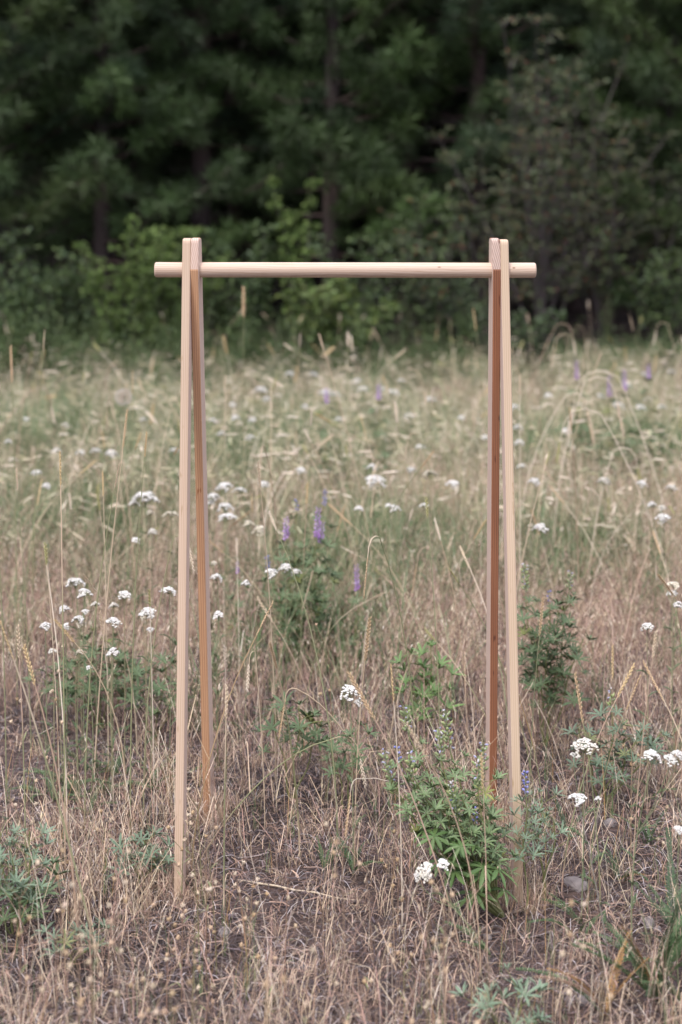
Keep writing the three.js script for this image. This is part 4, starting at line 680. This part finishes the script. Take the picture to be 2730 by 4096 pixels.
{ // the big one in front of the right front leg: branch tips given by photo pixels
  const d = 3.28, base = spot(1158, d + 0.02);
  const tip = (x, y, dz, n, kind, sp, from) => [((x * KPX - 1365) * d / FPX) - base.x, EYE - (y * KPX - 763) * d / FPX - base.y, dz, n, kind, sp, from];
  const W = 'normal';
  lupine(base, [
    tip(893, 1790, 0.02, 8, W, 'pods', 0.55), tip(925, 1770, -0.03, 8, W, 'blue', 0.5), tip(955, 1775, 0.03, 10, W, 'pods', 0.45), tip(950, 1715, -0.05, 7, W, 'pods', 0.6), tip(1010, 1750, 0.0, 10, W, 'pods', 0.45), tip(1038, 1745, -0.03, 10, W, 'pods', 0.45),
    tip(1100, 1800, 0.03, 10, W, 'pods', 0.4), tip(1112, 1790, -0.02, 7, W, 'pods', 0.5), tip(1055, 1870, 0.05, 10, W, 'pods', 0.4), tip(1050, 1910, 0.09, 5, 'big', null, 0.5), tip(985, 1880, 0.07, 5, 'big', null, 0.55), tip(1065, 1970, 0.07, 4, 'big', null, 0.45), tip(960, 1840, 0.0, 10, W, null, 0.5), tip(930, 1810, 0.04, 9, W, null, 0.5), tip(985, 1800, -0.04, 11, W, null, 0.45), tip(1010, 1830, 0.04, 10, W, null, 0.45), tip(1060, 1810, 0.04, 11, W, null, 0.4), tip(1075, 1850, -0.03, 10, W, null, 0.4), tip(1095, 1885, 0.03, 8, W, 'blue', 0.4), tip(910, 1840, -0.02, 7, W, 'pods', 0.6), tip(1000, 1900, 0.03, 8, W, null, 0.55), tip(1070, 1930, 0.02, 6, W, null, 0.5),
  ], 'biggest lupine, bushy with pods and fading blue flowers before the right front leg', lg, { curl: 0.8, r: 0.0026, ss: 1.0 });
}
{ const p = spot(1208, 3.32); lupine(p, [[-0.002, 0.275, 0.0, 14, 'fine', 'blue', 0.42]], 'slender upright lupine right in front of the right front leg', lg); }
{ const p = spot(1246, 3.38); lupine(p, [[-0.006, 0.25, 0.0, 13, 'fine', null, 0.42], [0.03, 0.2, 0.02, 4, 'fine', null, 0.6]], 'thin silvery lupine just right of the right front leg', lg); }
{ const p = spot(1255, 4.3); lupine(p, [[-0.06, 0.46, 0, 15, 'dark', 'pods', 0.35], [0.0, 0.45, 0.05, 15, 'dark', 'blue', 0.35], [0.07, 0.47, 0, 16, 'dark', 'pods', 0.35], [0.05, 0.4, -0.05, 14, 'dark', null, 0.3], [-0.04, 0.36, 0.05, 13, 'dark', null, 0.3], [0.1, 0.34, 0.04, 12, 'dark', null, 0.3]], 'tall dark lupine with pods behind the right frame', lg, { ls: 1.15 }); }
{ const p = spot(1385, 3.9); lupine(p, [[0.03, 0.27, 0, 9, 'blue', 'pods', 0.45], [-0.07, 0.24, 0.03, 9, 'blue', null, 0.4], [0.1, 0.22, 0.02, 9, 'blue', null, 0.4], [0.17, 0.2, -0.02, 7, 'blue', null, 0.5], [0.02, 0.15, 0.06, 6, 'blue', null, 0.4]], 'blue-green spreading lupine around the round white yarrow', lg, { ls: 1.1 }); }
{ const p = spot(672, 3.9); lupine(p, [[-0.05, 0.24, 0, 7, 'dark', null, 0.5], [0.02, 0.27, 0.02, 8, 'dark', null, 0.5], [0.08, 0.22, -0.02, 7, 'dark', null, 0.5]], 'small dark lupine right of the left rear leg', lg, { ls: 1.3 }); }
{ const p = spot(795, 3.85); lupine(p, [[-0.04, 0.19, 0, 7, 'dark', null, 0.4], [0.03, 0.22, 0.0, 8, 'dark', null, 0.4]], 'small dark lupine behind the single crisp yarrow', lg); }
{ const p = spot(325, 3.42); lupine(p, [[-0.03, 0.1, 0, 6, 'blue', null, 0.3], [0.04, 0.1, 0.02, 6, 'blue', null, 0.3], [0.0, 0.12, -0.02, 5, 'blue', null, 0.4]], 'low blue-green lupine rosette left of the left front foot', lg, { ls: 1.1 }); }
{ const p = spot(38, 3.2); lupine(p, [[-0.04, 0.24, 0, 12, 'fine', null, 0.35], [0.04, 0.25, 0.02, 13, 'fine', null, 0.35], [0.0, 0.2, 0.05, 12, 'fine', null, 0.3], [0.07, 0.14, 0.02, 8, 'dark', null, 0.2], [-0.06, 0.12, 0.03, 8, 'dark', null, 0.2]], 'silvery lupine at the left edge in the foreground', lg, { ls: 1.15 }); }
{ const p = spot(165, 3.08); lupine(p, [[-0.02, 0.07, 0, 5, 'blue', null, 0.3], [0.05, 0.07, 0.0, 5, 'blue', null, 0.3]], 'little lupine rosette in the left foreground', lg, { ls: 0.9 }); }
{ const p = spot(1165, 2.78); lupine(p, [[-0.03, 0.1, 0, 5, 'fine', null, 0.3], [0.03, 0.12, 0.0, 6, 'fine', null, 0.3]], 'blurred silvery lupine at the bottom edge', lg, { ls: 1.35 }); }
{ const p = spot(235, 4.45); lupine(p, [[-0.12, 0.22, 0, 10, 'dark', null, 0.3], [-0.03, 0.3, 0.0, 12, 'dark', null, 0.3], [0.06, 0.28, 0, 12, 'dark', null, 0.3], [0.12, 0.22, 0.04, 10, 'dark', null, 0.3], [-0.18, 0.17, 0.03, 8, 'dark', null, 0.4]], 'broad dark lupine under the white yarrow cluster on the left', lg, { ls: 1.3 }); }
{ const p = spot(355, 4.35); lupine(p, [[-0.06, 0.24, 0, 10, 'dark', null, 0.3], [0.04, 0.28, 0.0, 10, 'dark', null, 0.3], [0.08, 0.2, 0.03, 9, 'normal', null, 0.3]], 'dark lupine close behind the left front leg', lg, { ls: 1.2 }); }
{ const p = spot(690, 4.95); lupine(p, [[-0.05, 0.46, 0, 13, 'dark', 'bloom', 0.3], [0.06, 0.47, 0.02, 14, 'dark', 'bloom', 0.3], [0.07, 0.44, -0.03, 12, 'dark', 'bloom', 0.3], [-0.1, 0.36, 0.04, 12, 'dark', 'blue', 0.3], [0.0, 0.3, 0.06, 12, 'dark', null, 0.25], [0.1, 0.33, 0.04, 10, 'dark', null, 0.3], [-0.02, 0.55, -0.05, 6, 'dark', 'blue', 0.5], [0.08, 0.57, -0.05, 6, 'dark', 'blue', 0.5]], 'purple flowering lupine in the middle of the meadow', lg, { ls: 1.25, ss: 1.05 }); }
{ const p = spot(820, 4.9); lupine(p, [[0.0, 0.3, 0, 6, 'dark', 'bloom', 0.3], [0.05, 0.2, 0, 5, 'dark', null, 0.3]], 'single purple lupine spike right of the flowering lupine', lg, { ss: 0.9 }); }
{ const p = spot(545, 4.95); lupine(p, [[0.0, 0.34, 0, 5, 'dark', 'bloom', 0.3]], 'tiny purple lupine spike right of the left frame', lg, { ss: 0.55 }); }
{ const p = spot(970, 4.25); lupine(p, [[-0.04, 0.3, 0, 8, 'bright', null, 0.3], [0.03, 0.34, 0.0, 9, 'bright', null, 0.3], [0.06, 0.24, 0.03, 7, 'bright', null, 0.3]], 'fresh green lupine left of the right frame', lg, { ls: 1.1 }); }
for (const [x, d, h, label] of [[870, 7.2, 0.62, 'far purple lupine spike in the middle of the meadow'], [750, 7.2, 0.6, 'far bluish lupine spike left of the middle one'], [1400, 7.3, 0.62, 'left of two far purple lupines at the right'], [1435, 7.5, 0.62, 'right of two far purple lupines at the right'], [1325, 7.9, 0.62, 'far faint lupine right of the right frame'], [1490, 8.0, 0.62, 'far lupine near the right edge']])
  { const p = spot(x, d); lupine(p, [[0, h, 0, 8, 'dark', 'bloom', 0.3], [0.05, h * 0.6, 0.02, 8, 'dark', null, 0.3], [-0.05, h * 0.6, 0, 8, 'dark', null, 0.3]], label, lg, { ls: 1.5, ss: 1.1 }); }

// ---------------------------------------------------------------- dried forbs with burr-like heads, foreground
function burrForb(pos, h, n, label, group) {
  const g = thing('dried_forb', label, 'dried plant', group, pos, 0), b = new Build(), hd = new Build(), lean = gs() * 0.05, az = R(0, 6.28), pts = arc(V(0, -0.005, 0), az, h, lean, 6), c = vary(pick([C(0.3, 0.19, 0.13), C(0.22, 0.2, 0.1), C(0.34, 0.24, 0.16)]), 0.2);
  b.tube(pts, (t) => 0.0012 * (1.2 - 0.6 * t), 4, c);
  for (let k = 0; k < n; k++) {
    const q = 2 + Math.floor(rnd() * 5), o = pts[Math.min(6, q)], a2 = R(0, 6.28), l = k ? R(0.02, 0.07) : 0.004, e = o.clone().add(V(Math.cos(a2) * l * 0.6, l, Math.sin(a2) * l * 0.6)), cc = vary(pick([C(0.5, 0.37, 0.24), C(0.42, 0.3, 0.17), C(0.56, 0.46, 0.33)]), 0.15);
    b.tube([o, o.clone().lerp(e, 0.5).add(V(Math.cos(a2) * 0.006, 0, Math.sin(a2) * 0.006)), e], 0.0007, 3, c);
    hd.bead(e, UPV, 0.009, 0.007, cc, 5); for (let s = 0; s < 9; s++) { const d = dirOf(s * 0.7 + R(0, 0.3), R(0.1, 1.2)); hd.leaf(e, d, UPV, R(0.005, 0.008), 0.0026, 0.1, vary(cc, 0.15)); }
  }
  for (let k = 0; k < 5; k++) { const o = pts[1 + k % 5], a2 = R(0, 6.28); b.leaf(o, dirOf(a2, 0.7), UPV, R(0.012, 0.03), 0.003, 0.2, vary(pick([C(0.2, 0.23, 0.1), c]), 0.2), 0.2); }
  part('stem', b.geo(), M.dry, g); part('seed_heads', hd.geo(), M.dry, g).userData.kind = 'stuff';
}
for (const [x, d, h, n, label] of [[60, 3.35, 0.46, 7, 'branched dried forb with burrs at the left edge'], [130, 3.5, 0.5, 7, 'tall dried forb between left edge and white yarrow cluster'], [1450, 3.55, 0.3, 5, 'dried forb near the right edge'], [765, 4.0, 0.42, 5, 'dried forb with burrs above the crisp yarrow'], [900, 3.35, 0.2, 5, 'short dried forb left of the big lupine'], [915, 3.2, 0.18, 4, 'burr-headed forb below the big lupine']]) burrForb(spot(x, d), h, n, label, 'dried forbs with burrs');
for (let k = 0; k < 34; k++) { const d = R(2.6, 3.5), x = k < 20 ? R(-halfW(d), -0.05) : R(-0.4, halfW(d)); burrForb(V(x, groundY(x, DIST - d), DIST - d), R(0.1, 0.3), 2 + Math.floor(rnd() * 4), `thin dried forb with pale burr heads in the ${d < 3 ? 'near' : 'middle'} foreground, ${side(x, d)}`, 'foreground forbs with burrs'); }

for (let k = 0; k < 26; k++) { const d = R(2.0, 2.6), x = (k < 17 ? R(-0.6, -0.02) : R(0.0, 0.6)) * d / 2.5; burrForb(V(x, groundY(x, DIST - d), DIST - d), R(0.38, 0.56), 4 + Math.floor(rnd() * 5), `out-of-focus burr-headed stem rising over the bottom edge, ${side(x, d)}`, 'blurred stems at the bottom edge'); }
// ---------------------------------------------------------------- stones and fallen twigs
function stoneGeo(sx, sy, sz, s) { const g = new THREE.IcosahedronGeometry(1, 3), p = g.attributes.position, col = []; for (let k = 0; k < p.count; k++) { const x = p.getX(k), y = p.getY(k), z = p.getZ(k), n = 1 + 0.28 * nz(x * 1.1 + s, y * 1.1, z * 1.1) + 0.07 * nz(x * 5, y * 5 + s, z * 5); p.setXYZ(k, x * n * sx, y * n * sy, z * n * sz); const q = 1 + 0.35 * nz(x * 4 + s, y * 4, z * 4); col.push(0.2 * q, 0.175 * q, 0.165 * q); } g.setAttribute('color', new THREE.Float32BufferAttribute(col, 3)); g.computeVertexNormals(); return g; }
for (const [x, y, w, hgt, label] of [[1325, 2032, 0.034, 0.014, 'flat grey stone right of the right front foot'], [1402, 1892, 0.022, 0.013, 'rounded grey stone behind the greenish yarrow'], [1492, 2122, 0.02, 0.014, 'pale stone by the orange feathery fronds'], [1510, 2135, 0.01, 0.008, 'pebble beside the pale stone'], [1308, 2302, 0.012, 0.008, 'dark pebble in the lower right'], [1345, 2302, 0.02, 0.011, 'brown stone in the lower right'], [515, 2150, 0.02, 0.008, 'grey pebble below the left front foot'], [1010, 2215, 0.014, 0.007, 'small stone on bare soil in the lower middle'], [1120, 2150, 0.012, 0.007, 'small stone below the right front foot'], [700, 2230, 0.013, 0.007, 'small stone at the bottom centre left'], [25, 1830, 0.014, 0.007, 'pebble on the bare soil at the left edge'], [60, 1795, 0.01, 0.005, 'tiny pebble on the bare soil at the left edge']]) { const m = solo('stone', stoneGeo(w, hgt, w * 0.75, x), M.stone, label, 'stone', 'stones on the soil'); m.position.copy(under(x, y)); m.position.y += hgt * 0.25; m.rotation.y = R(0, 6); }
for (const [x, y, l, a, c, label] of [[1130, 2110, 0.2, 0.1, C(0.08, 0.06, 0.055), 'dark fallen twig below the right front foot'], [1050, 2105, 0.16, -0.2, C(0.1, 0.075, 0.065), 'short dark twig left of the lupine stem'], [1185, 2095, 0.05, -0.5, C(0.5, 0.4, 0.3), 'bleached stick fragment beside the right front foot'], [680, 2055, 0.3, 0.33, C(0.6, 0.5, 0.36), 'fallen straw lying across the soil in the lower middle'], [230, 2170, 0.14, 0.5, C(0.45, 0.36, 0.28), 'fallen pale stick in the left foreground'], [1330, 2230, 0.1, -0.8, C(0.16, 0.13, 0.12), 'grey twig in the lower right'], [90, 2270, 0.1, 0.2, C(0.14, 0.11, 0.1), 'grey twig in the lower left corner']]) { const b = new Build(), pts = []; for (let k = 0; k <= 6; k++) { const t = k / 6 - 0.5; pts.push(V(Math.cos(a) * l * t, 0.006 + gs() * 0.003, Math.sin(a) * l * t + gs() * 0.006)); } b.tube(pts, (t) => 0.0028 * (1.1 - 0.5 * t), 5, c); const m = solo('fallen_twig', b.geo(), M.bark, label, 'twig', 'fallen twigs'); m.position.copy(under(x, y)); }

// one salsify seed globe in the far left meadow
{ const d = 7.0, p = spot(284, d), g = thing('seed_globe_plant', 'round pale seed globe like a big dandelion clock in the left meadow', 'seed globe', null, p), b = new Build(), q = new Build(), H = EYE - (912 * KPX - 763) * d / FPX - p.y; b.tube([V(0, 0, 0), V(0.01, H * 0.5, 0), V(0, H, 0)], 0.0018, 4, YST);
  for (let k = 0; k < 90; k++) { const y = 1 - 2 * (k + 0.5) / 90, dd = dirOf(k * 2.4, Math.asin(y)), e = V(0, H, 0).addScaledVector(dd, 0.036); q.tube([V(0, H, 0), e], 0.0004, 3, C(0.5, 0.42, 0.34)); for (let s = 0; s < 7; s++) { const t = dirOf(R(0, 6.28), R(-1.5, 1.5)).cross(dd).normalize(); q.ribbon([e, e.clone().addScaledVector(t, 0.013).addScaledVector(dd, 0.004)], 0.0009, dd, C(0.6, 0.55, 0.5)); } }
  part('stem', b.geo(), M.green, g); part('seed_globe', q.geo(), M.white, g); }

renderer.render(scene, camera);
